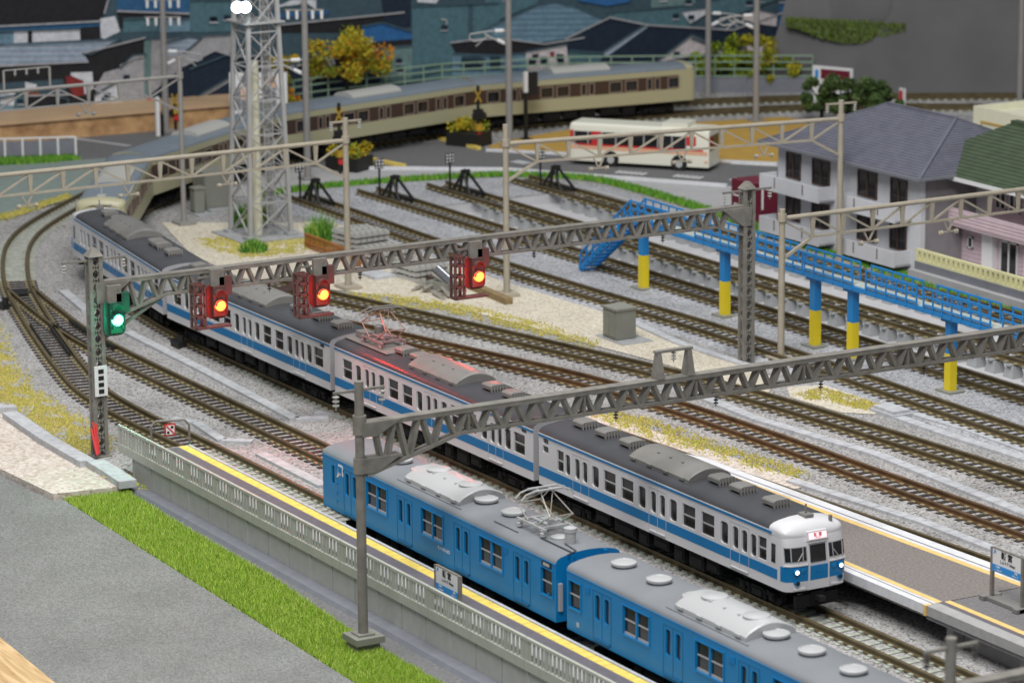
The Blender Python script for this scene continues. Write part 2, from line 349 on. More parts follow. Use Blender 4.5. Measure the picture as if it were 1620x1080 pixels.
# lighter raised bed under the depot tracks and main line sheets of ground cover
sheet('depot_gravel', None, 'bed', Z0+.02, world=[tuple(at(*p)[:2]) for p in ((440, 335), (620, 375), (840, 450), (1000, 505), (1240, 560), (1700, 700))]+[(PX1, pitY(PX1, 0)-.05), (PX0, pitY(PX0, 0)-.05), (PX0-.3, pitY(PX0, 0)+3), (PX0-.3, pitY(PX0, 3)+.1), (PX1, pitY(PX1, 3)+.1), (PX1, pitY(PX1, 3)+1.6), (PX0, pitY(PX0, 3)+1.8)]+[tuple(at(*p)[:2]) for p in ((800, 281), (640, 288), (470, 298), (330, 300))])
sheet('sand_ground', [(255, 352), (330, 352), (470, 352), (560, 345), (640, 372), (700, 398), (790, 425), (950, 492), (1075, 545), (1190, 583), (1230, 600), (1215, 622), (1140, 604), (1040, 572), (940, 546), (830, 514), (700, 482), (560, 462), (470, 452), (380, 440), (300, 400)], 'sand', Z0+.04)
sheet('sand_strip', [(860, 640), (960, 655), (1060, 690), (1180, 730), (1290, 765), (1250, 775), (1120, 740), (960, 700)], 'board', Z0+.03)
sheet('sand_patch', [(1245, 612), (1310, 608), (1400, 640), (1385, 655), (1330, 652), (1250, 628)], 'sand', Z0+.03)
sheet('pavement', [(300, 312), (180, 235), (420, 215), (760, 225), (1250, 255), (1500, 300), (1900, 430), (1900, 560), (1620, 500), (1400, 430), (1250, 385), (1150, 345), (1000, 300), (940, 283), (800, 277), (640, 285), (480, 300), (400, 312)], 'pave', Z0+.03)
sheet('road', [(-80, 232), (0, 228), (300, 203), (620, 222), (720, 212), (760, 232), (800, 240), (1000, 250), (1300, 268), (1300, 305), (1150, 293), (1000, 278), (800, 268), (660, 262), (560, 265), (440, 262), (250, 275), (-80, 320)], 'roadp', Z0+.06)
sheet('ochre_ground', [(770, 232), (800, 222), (900, 205), (1240, 185), (1330, 200), (1300, 255), (1150, 258), (900, 243), (790, 238)], 'ochre', Z0+.09)
sheet('green_slope_sheet', [(-60, 266), (60, 258), (225, 246), (190, 290), (110, 316), (0, 345), (-60, 362)], mat('grey_green_sheet', (.22, .27, .25), .8, .3, .08, 2), Z0+.08)
# foreground board
FZ = -.75
mb = MB()
mb.q([(GW, -90, -.9), (120, -90, -.9), (120, -2.7, -.9), (GW, -2.7, -.9)]); struct('forecourt_ground', mb, 'concrete')
def fsheet(name, px, m, z, **k): return sheet(name, px, m, z, **k)
kerbline = [(0, 640), (20, 651), (140, 731), (200, 762)]
base = mb
P = [at(x, y, -.66)[:2] for x, y in [(-60, 690), (0, 722), (86, 781), (570, 1085), (640, 1130), (400, 1500), (-400, 1500), (-400, 800)]]
sheet('asphalt_sheet', None, 'paper', -.66, world=P, thick=.24, label='large plain grey gritty sheet covering the front left corner', cat='road sheet')
sheet('wood_table', None, 'wood', -.6, world=[at(x, y, -.6)[:2] for x, y in [(-5, 1003), (92, 1083), (300, 1300), (-300, 1300), (-300, 800)]], thick=.04, label='pale wooden board edge showing in the bottom left corner', cat='wooden board')
sheet('grit_ground', [(-200, 600), (0, 648), (20, 653), (140, 733), (143, 742), (197, 766), (191, 769), (84, 781), (0, 741), (-200, 700)], 'board', -.37, thick=.5)
sheet('turf_base', [(84, 783), (190, 770), (300, 838), (420, 905), (560, 1000), (720, 1092), (900, 1200), (640, 1130), (560, 1080)], mat('turf_soil', (.1, .17, .02), .9, .1, .2, 3), -.72)
sheet('gutter_sheet', None, mat('gutter_grey', (.16, .16, .165), .8, .3, .2, 6), -.8, world=[(-36.25, -2.9), (-36.25, -6.6), (-20, -6.6), (30, -9), (30, -2.9)])
# foreground turf blades
def turf(name, P, z, n, h, w, mats, lean=.6, **k):
    mb = MB()
    for _ in range(n):
        x, y = randin(P); blades(mb, x, y, z, h, w, len(mats), lean)
    return tag(mb.build(name, mats), kind='stuff', **k)
GR = ['grass0', 'grass1', 'grass2', 'grass3']; MO = ['moss0', 'moss1', 'moss2', 'moss3']
P = [at(x, y, -.72)[:2] for x, y in [(84, 781), (186, 770), (300, 840), (420, 908), (560, 1003), (720, 1095), (860, 1190), (640, 1130), (560, 1080)]]
turf('front_grass', P, -.72, 60000, .24, .042, GR, .8, label='bright green static grass strip between grey sheet and station wall', cat='grass')
def flock(name, px, z, n, size, mats, label, cat='ground cover', soft=.6):
    n = int(n*1.7); size *= .62
    "mossy crumbs: tiny tetrahedra with a ragged edge"
    P = [at(x, y, z)[:2] for x, y in px]; mb = MB()
    for _ in range(n):
        x, y = randin(P); x += random.gauss(0, soft*.35); y += random.gauss(0, soft*.35)
        if sin(x*1.9+sin(y*2.3)*1.5)*sin(y*2.7+x*.8) < -.35 and random.random() < .8: continue
        s = size*random.uniform(.5, 1.5); k = random.randrange(len(mats)); a = random.uniform(0, 6)
        t = [(x+cos(a+i*2.1)*s, y+sin(a+i*2.1)*s, z) for i in range(3)]; ap = (x+random.uniform(-s, s)*.5, y+random.uniform(-s, s)*.5, z+s*random.uniform(.5, 1.3))
        for i in range(3): mb.q([t[i], t[(i+1) % 3], ap], k)
    return tag(mb.build(name, mats), label, cat, kind='stuff')
flock('moss', [(-20, 500), (20, 585), (60, 625), (125, 665), (150, 690), (150, 712), (138, 722), (60, 668), (15, 640), (-20, 625)], Z0, 9000, .08, MO, 'yellow green moss beside the leftmost rails and grey kerb', soft=1)
flock('moss', [(150, 650), (175, 695), (172, 715), (150, 715)], Z0, 500, .08, MO, 'small mossy patch behind the green lit gantry mast foot', soft=.6)
flock('moss', [(200, 752), (212, 745), (235, 768), (228, 775), (205, 765)], -.6, 420, .07, ['moss0', 'moss1', 'grass2'], 'small yellow green weeds at the near corner of the station wall', soft=.3)
flock('moss', [(140, 733), (160, 735), (195, 758), (192, 766), (165, 752)], -.25, 260, .05, MO, 'thin line of moss along the front edge of the short grey kerb', soft=.4)
flock('moss', [(545, 463), (640, 468), (750, 485), (850, 510), (945, 541), (935, 550), (830, 523), (700, 492), (560, 476)], Z0+.04, 2600, .09, MO, 'mossy edge between the cream sand and the diagonal track', soft=.5)
flock('moss', [(930, 650), (1010, 655), (1100, 690), (1200, 722), (1275, 742), (1265, 755), (1180, 735), (1080, 705), (980, 675)], Z0+.03, 2400, .09, MO, 'long ragged mossy streak beside the white train roof on pinkish sand', soft=.9)
flock('moss', [(1262, 622), (1300, 614), (1330, 622), (1392, 640), (1370, 648), (1310, 632), (1275, 630)], Z0+.04, 1500, .09, MO, 'yellow moss on the small cream sand patch under the front gantry', soft=.4)
flock('moss', [(312, 378), (360, 374), (470, 366), (500, 380), (478, 400), (390, 408), (335, 393)], Z0+.04, 2600, .1, MO, 'mossy ring around the foot of the floodlight tower', soft=.6)
flock('moss', [(640, 530), (760, 560), (900, 605), (900, 615), (760, 570), (640, 540)], Z0, 300, .06, MO, 'sparse moss between the two converging diagonal tracks', soft=1.2)
flock('moss', [(0, 340), (60, 322), (110, 306), (112, 312), (60, 330), (0, 350)], Z0+.09, 900, .12, MO, 'yellow green mossy edge above the outer curve at the far left', soft=.4)
def turfline(name, px, z, w, n, h, label, dens=1):
    p = crom([at(x, y, z)[:2] for x, y in px], 1); N = normals(p); mb = MB()
    for _ in range(n):
        i = random.randrange(len(p)-1); q = p[i].lerp(p[i+1], random.random())+N[i]*random.uniform(-w/2, w/2); blades(mb, q.x, q.y, z, h, .12, 3, .5)
    tag(mb.build(name, ['tuft0', 'tuft1', 'grass1']), label, 'grass', kind='stuff')
turfline('back_grass', [(400, 312), (480, 300), (560, 292), (640, 286), (800, 278), (930, 284), (1000, 299), (1150, 345), (1250, 385), (1400, 430), (1640, 503)], Z0+.04, .9, 12000, .35, 'thin green turf line behind the depot tracks')
turfline('back_grass', [(-20, 258), (60, 256), (118, 250)], Z0+.05, 2., 2500, .35, 'dark green turf below the small white railing at far left')
turfline('back_grass', [(1500, 208), (1540, 214), (1600, 222)], Z0+.05, 2.4, 2500, .35, 'green turf glimpsed behind the grey hipped roof')
# ------------------------------------------------------------------ tracks
TR = {
 'outer': [(60, 1.45), (20, 1.45), (-36, 1.45), (-44, 1.25), (-50, 1.55), (-56, 2.75), (-62, 4.2), (-67.2, 5.55), (-75.2, 7.8), (-82.3, 10.4), (-87.2, 12.6), (-91.5, 15.25), (-98, 20.8), (-104, 27), (-109, 35), (-112.7, 45), (-114.2, 56), (-113.8, 67), (-111.5, 78), (-107, 89), (-100, 101), (-92, 112)],
 'middle': [(60, 6.1), (20, 6.1), (-34, 5.95), (-57.6, 5.9), (-63, 6.15), (-69, 6.9), (-75.2, 7.85)],
 'inner': [(60, 11.17), (20, 11.17), (-56, 11.17), (-60, 11.25), (-66, 11.8), (-72, 12.6), (-79, 14.6), (-86.5, 18.3), (-93.3, 23), (-99.5, 30), (-104.7, 38.3), (-108.3, 47), (-109.5, 56), (-109, 65), (-107.5, 74), (-104.5, 84), (-97, 95.5), (-89, 106)],
 'island': [(60, 24), (20, 22.3), (-2.4, 21.1), (-21.4, 19.7), (-40, 18), (-55, 15.5), (-66, 13)],
 'a': [(60, 28.6), (20, 27), (-5, 25.95), (-15, 25.55), (-25, 25.25), (-32, 24.8), (-38.8, 23.9), (-51, 20.9), (-60, 18.4)],
 'b': [(60, 34.6), (20, 32.5), (-14, 30.85), (-24, 30.1), (-31, 29.4), (-38, 28.2), (-50, 25.5), (-62.2, 22.5), (-70, 20.6)],
 'c': [(60, 38), (20, 37), (-18, 35.95), (-45, 35.85), (-58, 34.9), (-70, 34.4), (-93.5, 34.5)],
 'd': [(60, 43.6), (20, 42.4), (-25, 40.95), (-50, 40.5), (-92.5, 39.3)],
 'e': [(60, 48.4), (-35.5, 45.8), (-51, 45.1), (-92, 44.2)],
 'f': [(60, 54.2), (-35.5, 51.6), (-51, 51.05), (-91, 50)]}
PATH = {k: crom(v, .6) for k, v in TR.items()}
def clip(p, x0, x1): return [q for q in p if x0 <= q.x <= x1]
LB = {'outer': 'outermost curving track from bottom platform round the left to the back', 'middle': 'straight track between blue train and white train joining the left turnout',
 'inner': 'track carrying the white and the cream trains round the curve', 'island': 'track behind the island platform with its far rail showing',
 'a': 'red lit diagonal track nearest the island platform', 'b': 'diagonal track along the front edge of the cream sand',
 'c': 'depot track ending at the leftmost buffer stop', 'd': 'depot track ending at the second buffer stop from the left',
 'e': 'nearer pit track on concrete blocks under the blue walkway', 'f': 'farther pit track on concrete blocks next to the turf line'}
TM = MB(); TM.box(-.13, .13, -1.2, 1.2, -.34, -.24)
TIE = {}
def track(key, x0=-200, x1=60):
    full = PATH[key]; p = clip(full, x0, x1) if (x0 > -200 or x1 < 60) else full
    N = normals(p); L = LB[key]; pit = key in 'ef'
    if not pit:
        mb = MB(); e = list(PATH).index(key)*.003; sweep(mb, p, N, [(-1.9, Z0-.05), (1.9, Z0-.05), (1.25, -.325+e), (-1.25, -.325+e)]); struct('track_bed', mb, 'ballast' if key not in 'cd' else 'bed')
    t = thing('railway_track', L, 'railway track', (p[0].x, p[0].y, 0), 0, 'railway tracks of the model layout')
    for s in (-1, 1):
        mb = MB(); c = s*.72
        sweep(mb, p, N, [(c-.16, -.27), (c+.16, -.27), (c+.13, -.22), (c+.045, -.19), (c+.045, -.09), (c+.085, -.06), (c+.085, 0), (c-.085, 0), (c-.085, -.06), (c-.045, -.09), (c-.045, -.19), (c-.13, -.22)])
        mb.build('rail', 'railredlit' if key in 'a' else 'rail', t, True)
    conc = (lambda x: (key == 'outer' and -37 < x) or (key == 'outer' and x < -78) or (key == 'inner' and (x > -52 or x < -76)) or pit)
    items = []
    for q, d in march(p, .66 if not pit else .75, .2):
        v = q-CP; dd = v.dot(_fw); X = 810+CF*v.dot(_r)/dd; Y = 540-CF*v.dot(_u)/dd
        items.append((v.length if -10 < X < 1630 and -10 < Y < 1090 else 1e6+v.length, q, atan2(d.y, d.x), conc(q.x)))
    items.sort(key=lambda e: e[0]); bed = MB()
    def tie(mb, q, rz, cc):
        mb.cbox((q.x, q.y, -.36 if not pit else -.3), (.27 if not pit else .1, 2.3 if not pit else 1.5, .18 if not pit else .06), rz, 1 if cc and not pit else 0)
        n = Vector((-sin(rz), cos(rz), 0))
        for s in (-1, 1):
            for e in (-1, 1): k = q+n*(s*.72+e*.2); mb.cbox((k.x, k.y, -.245), (.24, .15, .07), rz, 1 if cc and not pit else 2)
    for k, (dist, q, rz, cc) in enumerate(items):
        if k < 100 and dist < 1e6:
            key2 = (pit, bool(cc))
            if key2 not in TIE: m2 = MB(); tie(m2, Vector((0, 0, 0)), 0, cc); TIE[key2] = m2.build('sleeper', ['tie', 'ctie', 'clip'], t); o_ = TIE[key2]
            else: o_ = inst(TIE[key2], 'sleeper', t)
            o_.location = (q.x-t.location.x, q.y-t.location.y, 0); o_.rotation_euler = (0, 0, rz)
        else: tie(bed, q, rz, cc)
    if bed.v: tag(bed.build('sleepers', ['tie', 'ctie', 'clip'], t, True), kind='stuff')
    return t, p
tracks = {k: track(k) for k in PATH}
# concrete pedestals of the two pit tracks
pm = MB(); pm.hexa([(-.42, -.38, 0), (.42, -.38, 0), (.42, .38, 0), (-.42, .38, 0)], [(-.32, -.26, .62), (.32, -.26, .62), (.32, .26, .62), (-.32, .26, .62)]); pm.box(-.16, .16, -.4, .3, .62, .7)
proto = None
for k in 'ef':
    t, p = tracks[k]; pp = clip(p, PX0+1, PX1-1)
    for s in (-1, 1):
        for i, (q, d) in enumerate(march(pp, 1.5)):
            n = Vector((-d.y, d.x, 0)); w = q+n*s*.8-t.location
            if proto is None: proto = pm.build('concrete_pedestal', 'concrete', t); proto.location = (w.x, w.y, zp); continue
            inst(proto, 'concrete_pedestal', t, (w.x, w.y, zp))
    mb = MB(); N = normals(pp)
    for s in (-1, 1): sweep(mb, pp, N, [(s*.72-.14, -.33), (s*.72+.14, -.33), (s*.72+.14, -.27), (s*.72-.14, -.27)])
    mb.build('rail_bearer', 'clip', t, True)
# turnout pieces on the left curve
t = thing('track_turnout', 'black turnout frog, check rails and point box where two left tracks join', 'turnout', (-70, 6.5, 0))
def off(key, x0, x1, o, z=0):
    p = [q for q in PATH[key] if x0 <= q.x <= x1]; N = normals(p); return [q+n*o+Vector((0, 0, z)) for q, n in zip(p, N)]
for key, x0, x1, o in (('outer', -66, -58, .5), ('outer', -66, -58, -.5), ('middle', -66, -58, .5), ('middle', -66, -58, -.5)):
    mb = MB(); p = [Vector((q.x, q.y, 0)) for q in off(key, x0, x1, o)]; sweep(mb, p, normals(p), [(-.05, -.25), (.05, -.25), (.05, -.01), (-.05, -.01)]); mb.build('check_rail', 'black', t, True)
mb = MB(); q = at(125, 462, -.3)
for i in range(3): mb.cbox((-75.5+i*.5, 7.85-i*.1, -.26), (.4, 1.2, .1), -.35)
mb.build('point_blades_plate', 'black', t, True)
for px in ((6, 490), (283, 550)):
    q = at(*px, Z0); mb = MB(); mb.cbox((q.x, q.y, Z0+.2), (1., .5, .4)); mb.tube((q.x+.3, q.y, Z0+.3), (q.x+.3, q.y, Z0+.75), .2); mb.cbox((q.x-.6, q.y+.1, Z0+.1), (1.2, .16, .16))
    tag(mb.build('point_machine', 'black', off=(q.x, q.y, Z0)), 'small black point machine at the extreme left edge' if px[0] < 50 else 'small black point machine on ballast in front of the white train', 'point machine')
# cable troughs
TRO = [([(100, 462), (137, 493)], .55, 'short pale trough left of the green lit mast'), ([(203, 528), (330, 592), (467, 665), (520, 663)], .55, 'long pale trough between the middle track and white train'),
 ([(273, 665), (310, 671), (352, 699), (400, 701)], .5, 'bent pale trough piece beside the leftmost platform end'), ([(412, 720), (512, 771)], .55, 'pale trough just left of the blue train'),
 ([(1030, 600), (1105, 628), (1200, 666), (1390, 722), (1640, 822)], .6, 'pale trough between the two red lit tracks'), ([(1420, 662), (1500, 690), (1640, 734)], .6, 'pale trough running right from the small grey step'),
 ([(1446, 657), (1530, 682), (1640, 722)], .5, 'narrow trough behind the one leaving the small grey step'), ([(793, 417), (953, 490), (1075, 545), (1190, 583)], .5, 'grey trough along the back edge of the cream sand'),
 ([(1250, 762), (1460, 828), (1590, 878)], .55, 'pale trough behind the island platform'), ([(500, 655), (560, 662), (590, 700)], .5, 'short trough behind the front gantry pole')]
for px, w, l in TRO:
    p = [Vector((*at(x, y, Z0)[:2], 0)) for x, y in px]; mb = MB()
    pp = []; 
    for a, b in zip(p, p[1:]):
        n = max(1, int((b-a).length/.9)); pp += [a.lerp(b, i/n) for i in range(n)]
    pp.append(p[-1])
    for a, b in zip(pp, pp[1:]):
        d = (b-a); mb.cbox(((a.x+b.x)/2, (a.y+b.y)/2, Z0+.07), (d.length-.03, w, .14), atan2(d.y, d.x))
    tag(mb.build('cable_trough', 'concretelight'), l, 'cable trough', 'pale concrete cable troughs')
q = at(1410, 655, Z0); mb = MB(); mb.cbox((q.x, q.y, Z0+.1), (2, 1.2, .2)); mb.cbox((q.x, q.y, Z0+.28), (1.7, 1., .16)); tag(mb.build('step_block', 'concretelight'), 'small two tier pale block at the end of a trough', 'block')
def pit_strip():
    for k, l in ((3, 'white concrete edge strip behind the farther pit track'),):
        mb = MB(); mb.bar((PX0, pitY(PX0, k)-.25 if k == 0 else pitY(PX0, k)+.25, Z0+.06), (PX1, pitY(PX1, k)-.25 if k == 0 else pitY(PX1, k)+.25, Z0+.06), .5, .14)
        tag(mb.build('edge_strip', 'pave'), l, 'kerb')
pit_strip()
# kerbs on the left
def kerb(px, w, z, h, m, label, sd=1):
    p = [Vector((*at(x, y, z+h)[:2], 0)) for x, y in px]; mb = MB(); N = normals(p)
    sweep(mb, p, N, [(-w/2, z), (w/2, z), (w/2, z+h), (-w/2, z+h)]); return tag(mb.build('kerb', m), label, 'kerb', 'grey kerb pieces')
kerb([(-30, 632), (4, 643), (24, 641)], .7, Z0, .35, 'concretelight', 'short pale kerb piece at the left picture edge')
kerb([(15, 651), (75, 692), (138, 728)], .75, Z0, .35, 'concretelight', 'pale grey kerb between the moss and the pinkish grit sheet')
kerb([(150, 727), (175, 742), (202, 760)], .85, Z0, .35, 'concretelight', 'pale grey kerb just right of the green lit mast foot')
# ------------------------------------------------------------------ near platform
t = thing('station_platform', 'near platform with yellow tactile line, sage fence and panelled wall', 'platform', (-35, -1.5, 0))
X0, X1 = -35.3, 30
PT = .9
mb = MB(); mb.box(X0+1.2, X1, -2.6, -.38, .2, PT); mb.build('platform_slab', 'platgrey', t, True)
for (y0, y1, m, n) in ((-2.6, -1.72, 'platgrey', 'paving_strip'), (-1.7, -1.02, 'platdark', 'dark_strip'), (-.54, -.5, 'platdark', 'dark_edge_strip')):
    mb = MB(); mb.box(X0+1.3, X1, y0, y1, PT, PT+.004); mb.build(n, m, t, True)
mb = MB(); x = X0+1.3
while x < X1: mb.box(x, x+.57, -1.0, -.56, PT, PT+.016); x += .6
mb.build('tactile_line', 'yellow', t, True)
mb = MB(); mb.box(X0+1.2, X1, -.49, -.34, PT-.2, PT+.015); mb.build('platform_nosing', 'concretelight', t, True)
mb = MB(); x = X0+.6; i = 0
while x < X1:
    w = 2.02; mb.box(x+.04, x+w-.04, -2.95, -2.8, -.8, .62); x += w
mb.box(X0+.6, X1, -2.82, -2.6, -.8, .62); mb.build('wall_panels', 'fencewall', t, True)
x = X0+.6
while x < X1: mb = MB(); mb.box(x-.05, x+.05, -3.0, -2.94, -.62, .62); mb.build('wall_pilaster', 'fencewall', t, True); x += 6.06
mb = MB(); mb.hexa([(X0-.2, -3.75, -.85), (X1, -3.75, -.85), (X1, -2.96, -.85), (X0-.2, -2.96, -.85)], [(X0-.2, -3.6, -.62), (X1, -3.6, -.62), (X1, -2.96, -.62), (X0-.2, -2.96, -.62)]); mb.build('plinth', 'kerbgrey', t, True)
fm = None; x = X0-.9
FL = 7.55
def fence_panel():
    mb = MB(); mb.box(.02, FL-.02, -3.08, -2.92, .5, .88); mb.box(.02, FL-.02, -3.07, -2.94, 1.66, 1.78)
    n = 5; w = (FL-.04)/n
    for i in range(n+1): mb.box(.02+i*w-(.1 if 0 < i < n else 0)-(.2 if i == n else 0), .02+i*w+(.1 if 0 < i < n else 0)+(.2 if i == 0 else 0), -3.04, -2.96, .88, 1.66)
    for i in range(n):
        for j in range(1, 5): cx = .02+i*w+j*w/5; mb.box(cx-.07, cx+.07, -3.02, -2.985, .88, 1.66)
    return mb
while x < X1:
    loc = (x-t.location.x, -t.location.y, 0)
    if fm is None: fm = fence_panel().build('fence_panel', 'fence', t); fm.location = loc
    else: inst(fm, 'fence_panel', t, loc)
    x += FL
# ------------------------------------------------------------------ island platform
t = thing('station_platform', 'island platform with orange lines and white edges right of the white train', 'platform', (4.4, 16, 0))
def islN(x): return 13.35
def islF(x): return 18.35+.042*(x+15.7)+(0 if x > -19 else (x+19)*.28)
xs = [-26, -22, -19, -12, -5, 0, 4.3]
def strip(mb, xs, a, b, z0, z1):
    for u, v in zip(xs, xs[1:]): mb.hexa([(u, a(u), z0), (v, a(v), z0), (v, b(v), z0), (u, b(u), z0)], [(u, a(u), z1), (v, a(v), z1), (v, b(v), z1), (u, b(u), z1)])
mb = MB(); strip(mb, xs, lambda x: islN(x)+.05, lambda x: islF(x)-.05, .62, 1.1); mb.build('platform_slab', 'plat', t, True)
mb = MB(); strip(mb, [4.32, 30], lambda x: islN(x)+.05, lambda x: islF(x)-.05, .55, 1.08); mb.build('platform_slab', 'plat2', t, True)
def lines(xs, spec):
    for nm, m, sd, o0, o1, z in spec:
        mb = MB(); f = islN if sd < 0 else islF
        strip(mb, xs, (lambda x: f(x)+(o0 if sd < 0 else -o1)), (lambda x: f(x)+(o1 if sd < 0 else -o0)), z-.02, z); mb.build(nm, m, t, True)
lines(xs, [('white_edge', 'platwhite', -1, 0, .34, 1.112), ('grey_line', 'kerbgrey', -1, .35, .42, 1.106), ('white_line', 'platwhite', -1, .43, .56, 1.106), ('orange_line', 'yellow2', -1, .58, .85, 1.11), ('grey_line', 'kerbgrey', -1, .86, .95, 1.106),
           ('white_edge', 'platwhite', 1, 0, .5, 1.112), ('grey_line', 'kerbgrey', 1, .51, .58, 1.106), ('white_line', 'platwhite', 1, .59, .8, 1.106), ('orange_line', 'yellow2', 1, .82, 1.12, 1.11)])
lines([4.32, 30], [('grey_edge', 'platgrey', -1, 0, .62, 1.112), ('dark_line', 'platdark', -1, .63, .9, 1.104), ('orange_line', 'yellow2', -1, .92, 1.2, 1.106),
                   ('white_edge', 'platwhite', 1, 0, .5, 1.112), ('grey_line', 'kerbgrey', 1, .51, .58, 1.106), ('orange_line', 'yellow2', 1, .82, 1.12, 1.11)])
mb = MB(); strip(mb, xs, lambda x: islN(x), lambda x: islN(x)+.2, .72, 1.09); mb.build('edge_fascia', 'platwhite', t, True)
mb = MB(); strip(mb, [4.45, 30], lambda x: islN(x), lambda x: islN(x)+.2, .72, 1.09); mb.build('edge_fascia', 'platgrey', t, True)
mb = MB(); mb.box(4.25, 4.42, 13.3, 13.6, .7, 1.125); mb.build('end_clip', 'yellow2', t, True)
mb = MB(); mb.box(-20, 4.8, 16.2, 16.4, Z0, .62); mb.box(4.8, 30, 14.3, 14.5, Z0, .55); mb.box(-20, 30, 17.6, 17.8, Z0, .62); mb.build('support_wall', 'platwall', t, True)
for x in (5.2, 9.8, 14.4): mb = MB(); mb.box(x, x+.4, 13.75, 14.28, Z0, .62); mb.build('support_post', 'platwall', t, True)
# ------------------------------------------------------------------ station name boards
def nameboard(label, c, legs):
    t = thing('station_sign', label, 'sign', c, 0, 'station name boards')
    w, h0, h1 = 1.84, (1.17 if legs else .42), (2.1 if legs else 1.4)
    mb = MB(); mb.box(-w/2, w/2, -.05, .05, h0, h1); mb.build('board', 'white', t)
    mb = MB(); mb.box(-w/2+.02, w/2-.02, -.062, -.052, h0+.02, h0+.3); mb.build('blue_band', 'signblue', t)
    mb = MB()
    for s in (-1, 1): mb.box(s*w/2-.06+s*.04, s*w/2+.06+s*.04, -.07, .07, 0, h1+.02)
    mb.box(-w/2, w/2, -.06, .06, h1, h1+.04); mb.build('posts', 'gantry', t)
    if legs: mb = MB(); mb.box(-1.2, 1.2, -.3, .3, 0, .14); mb.box(-1.2, -.9, -.45, .45, .0, .16); mb.box(.9, 1.2, -.45, .45, 0, .16); mb.build('foot', 'acgrey', t)
    R = (pi/2, 0, 0)
    textmesh('新 宮', .31, 'black', t, (0, -.056, h1-.2), R, bold=.012)
    textmesh('しんぐう Shingu', .14, 'black', t, (0.05, -.056, h1-.46), R, bold=.002)
    textmesh('JR', .17, 'signblue', t, (-.74, -.056, h1-.12), R, bold=.004)
    textmesh('三輪崎', .1, 'white', t, (-.55, -.064, h0+.22), R); textmesh('← Miwasaki', .09, 'white', t, (-.5, -.064, h0+.1), R)
    textmesh('鵜殿', .1, 'white', t, (.6, -.064, h0+.22), R); textmesh('Udono →', .09, 'white', t, (.55, -.064, h0+.1), R)
nameboard('white and blue station name board behind the near platform fence', (-5.93, -2.2, .9), False)
nameboard('white and blue station name board on posts on the island platform', (5.9, 16.1, 1.1), True)
# no-entry frame at platform end
t = thing('barrier_frame', 'grey tubular hoop with red and white prohibition sign at platform end', 'barrier', (-34.7, -1.6, .2))
a = Vector((-35, -1.9, 0)); b = Vector((-34.5, -.2, 0)); mb = MB()
mb.path([a+Vector((0, 0, .3)), a+Vector((0, 0, 1.75)), a.lerp(b, .12)+Vector((0, 0, 2.)), a.lerp(b, .88)+Vector((0, 0, 2.)), b+Vector((0, 0, 1.75)), b+Vector((0, 0, .3))], .06); mb.build('hoop', 'gantry', t, True)
mb = MB(); c = Vector((-34.7, -1.05, 1.65)); mb.box(c.x-.03, c.x+.03, c.y-.3, c.y+.24, 1.3, 1.86); mb.build('sign_plate', 'red', t, True)
mb = MB(); mb.box(c.x+.031, c.x+.04, c.y-.24, c.y+.18, 1.36, 1.8); mb.build('sign_face', 'white', t, True)
mb = MB(); mb.bar((c.x+.045, c.y-.22, 1.78), (c.x+.045, c.y+.16, 1.38), .06, .012, up=(1, 0, 0)); mb.build('sign_bar', 'red', t, True)
mb = MB(); mb.box(c.x+.041, c.x+.05, c.y+.0, c.y+.13, 1.64, 1.76); mb.build('sign_symbol', 'black', t, True); mb = MB(); mb.box(c.x+.041, c.x+.05, c.y-.2, c.y-.08, 1.4, 1.52); mb.build('sign_symbol', 'black', t, True)
# ------------------------------------------------------------------ train builders
def rr(w, h, r, n=3):
    "rounded rectangle outline centred at 0"
    o = []
    for cx, cy, a0 in ((w/2-r, h/2-r, 0), (-w/2+r, h/2-r, 90), (-w/2+r, -h/2+r, 180), (w/2-r, -h/2+r, 270)):
        for i in range(n+1): a = radians(a0+90*i/n); o.append((cx+r*cos(a), cy+r*sin(a)))
    return o
def wall(mb, x0, x1, z0, z1, holes, y, sg, depth=.09):
    "flat side wall in the xz plane with rounded window openings and reveals; holes (xc,zc,w,h,r)"
    xs = sorted({x0, x1, *[round(h[0]-h[2]/2, 4) for h in holes], *[round(h[0]+h[2]/2, 4) for h in holes]}); zs = sorted({z0, z1, *[round(h[1]-h[3]/2, 4) for h in holes], *[round(h[1]+h[3]/2, 4) for h in holes]})
    def inside(x, z): return any(abs(x-h[0]) < h[2]/2 and abs(z-h[1]) < h[3]/2 for h in holes)
    def Q(p): mb.q([(x, y, z) for x, z in (p if sg < 0 else p[::-1])])
    for a, b in zip(xs, xs[1:]):
        run = None
        for c, d in zip(zs, zs[1:]):
            if inside((a+b)/2, (c+d)/2):
                if run: Q([(a, run[0]), (b, run[0]), (b, run[1]), (a, run[1])]); run = None
            else: run = (run[0], d) if run else (c, d)
        if run: Q([(a, run[0]), (b, run[0]), (b, run[1]), (a, run[1])])
    for xc, zc, w, h, r in holes:
        o = rr(w, h, r); k = len(o)//4
        for ci, (cx, cz) in enumerate(((w/2, h/2), (-w/2, h/2), (-w/2, -h/2), (w/2, -h/2))):
            for i in range(k-1):
                p, q = o[ci*k+i], o[ci*k+i+1]; Q([(xc+cx, zc+cz), (xc+q[0], zc+q[1]), (xc+p[0], zc+p[1])])
        for i in range(len(o)):
            p, q = o[i], o[(i+1) % len(o)]; pts = [(xc+p[0], y, zc+p[1]), (xc+q[0], y, zc+q[1]), (xc+q[0], y-sg*depth, zc+q[1]), (xc+p[0], y-sg*depth, zc+p[1])]
            mb.q(pts if sg < 0 else pts[::-1])
ROOF = [(-1.45, 3.37), (-1.44, 3.44), (-1.38, 3.53), (-1.24, 3.61), (-.95, 3.68), (-.5, 3.745), (0, 3.77)]
ROOF = ROOF+[(-y, z) for y, z in ROOF[-2::-1]]
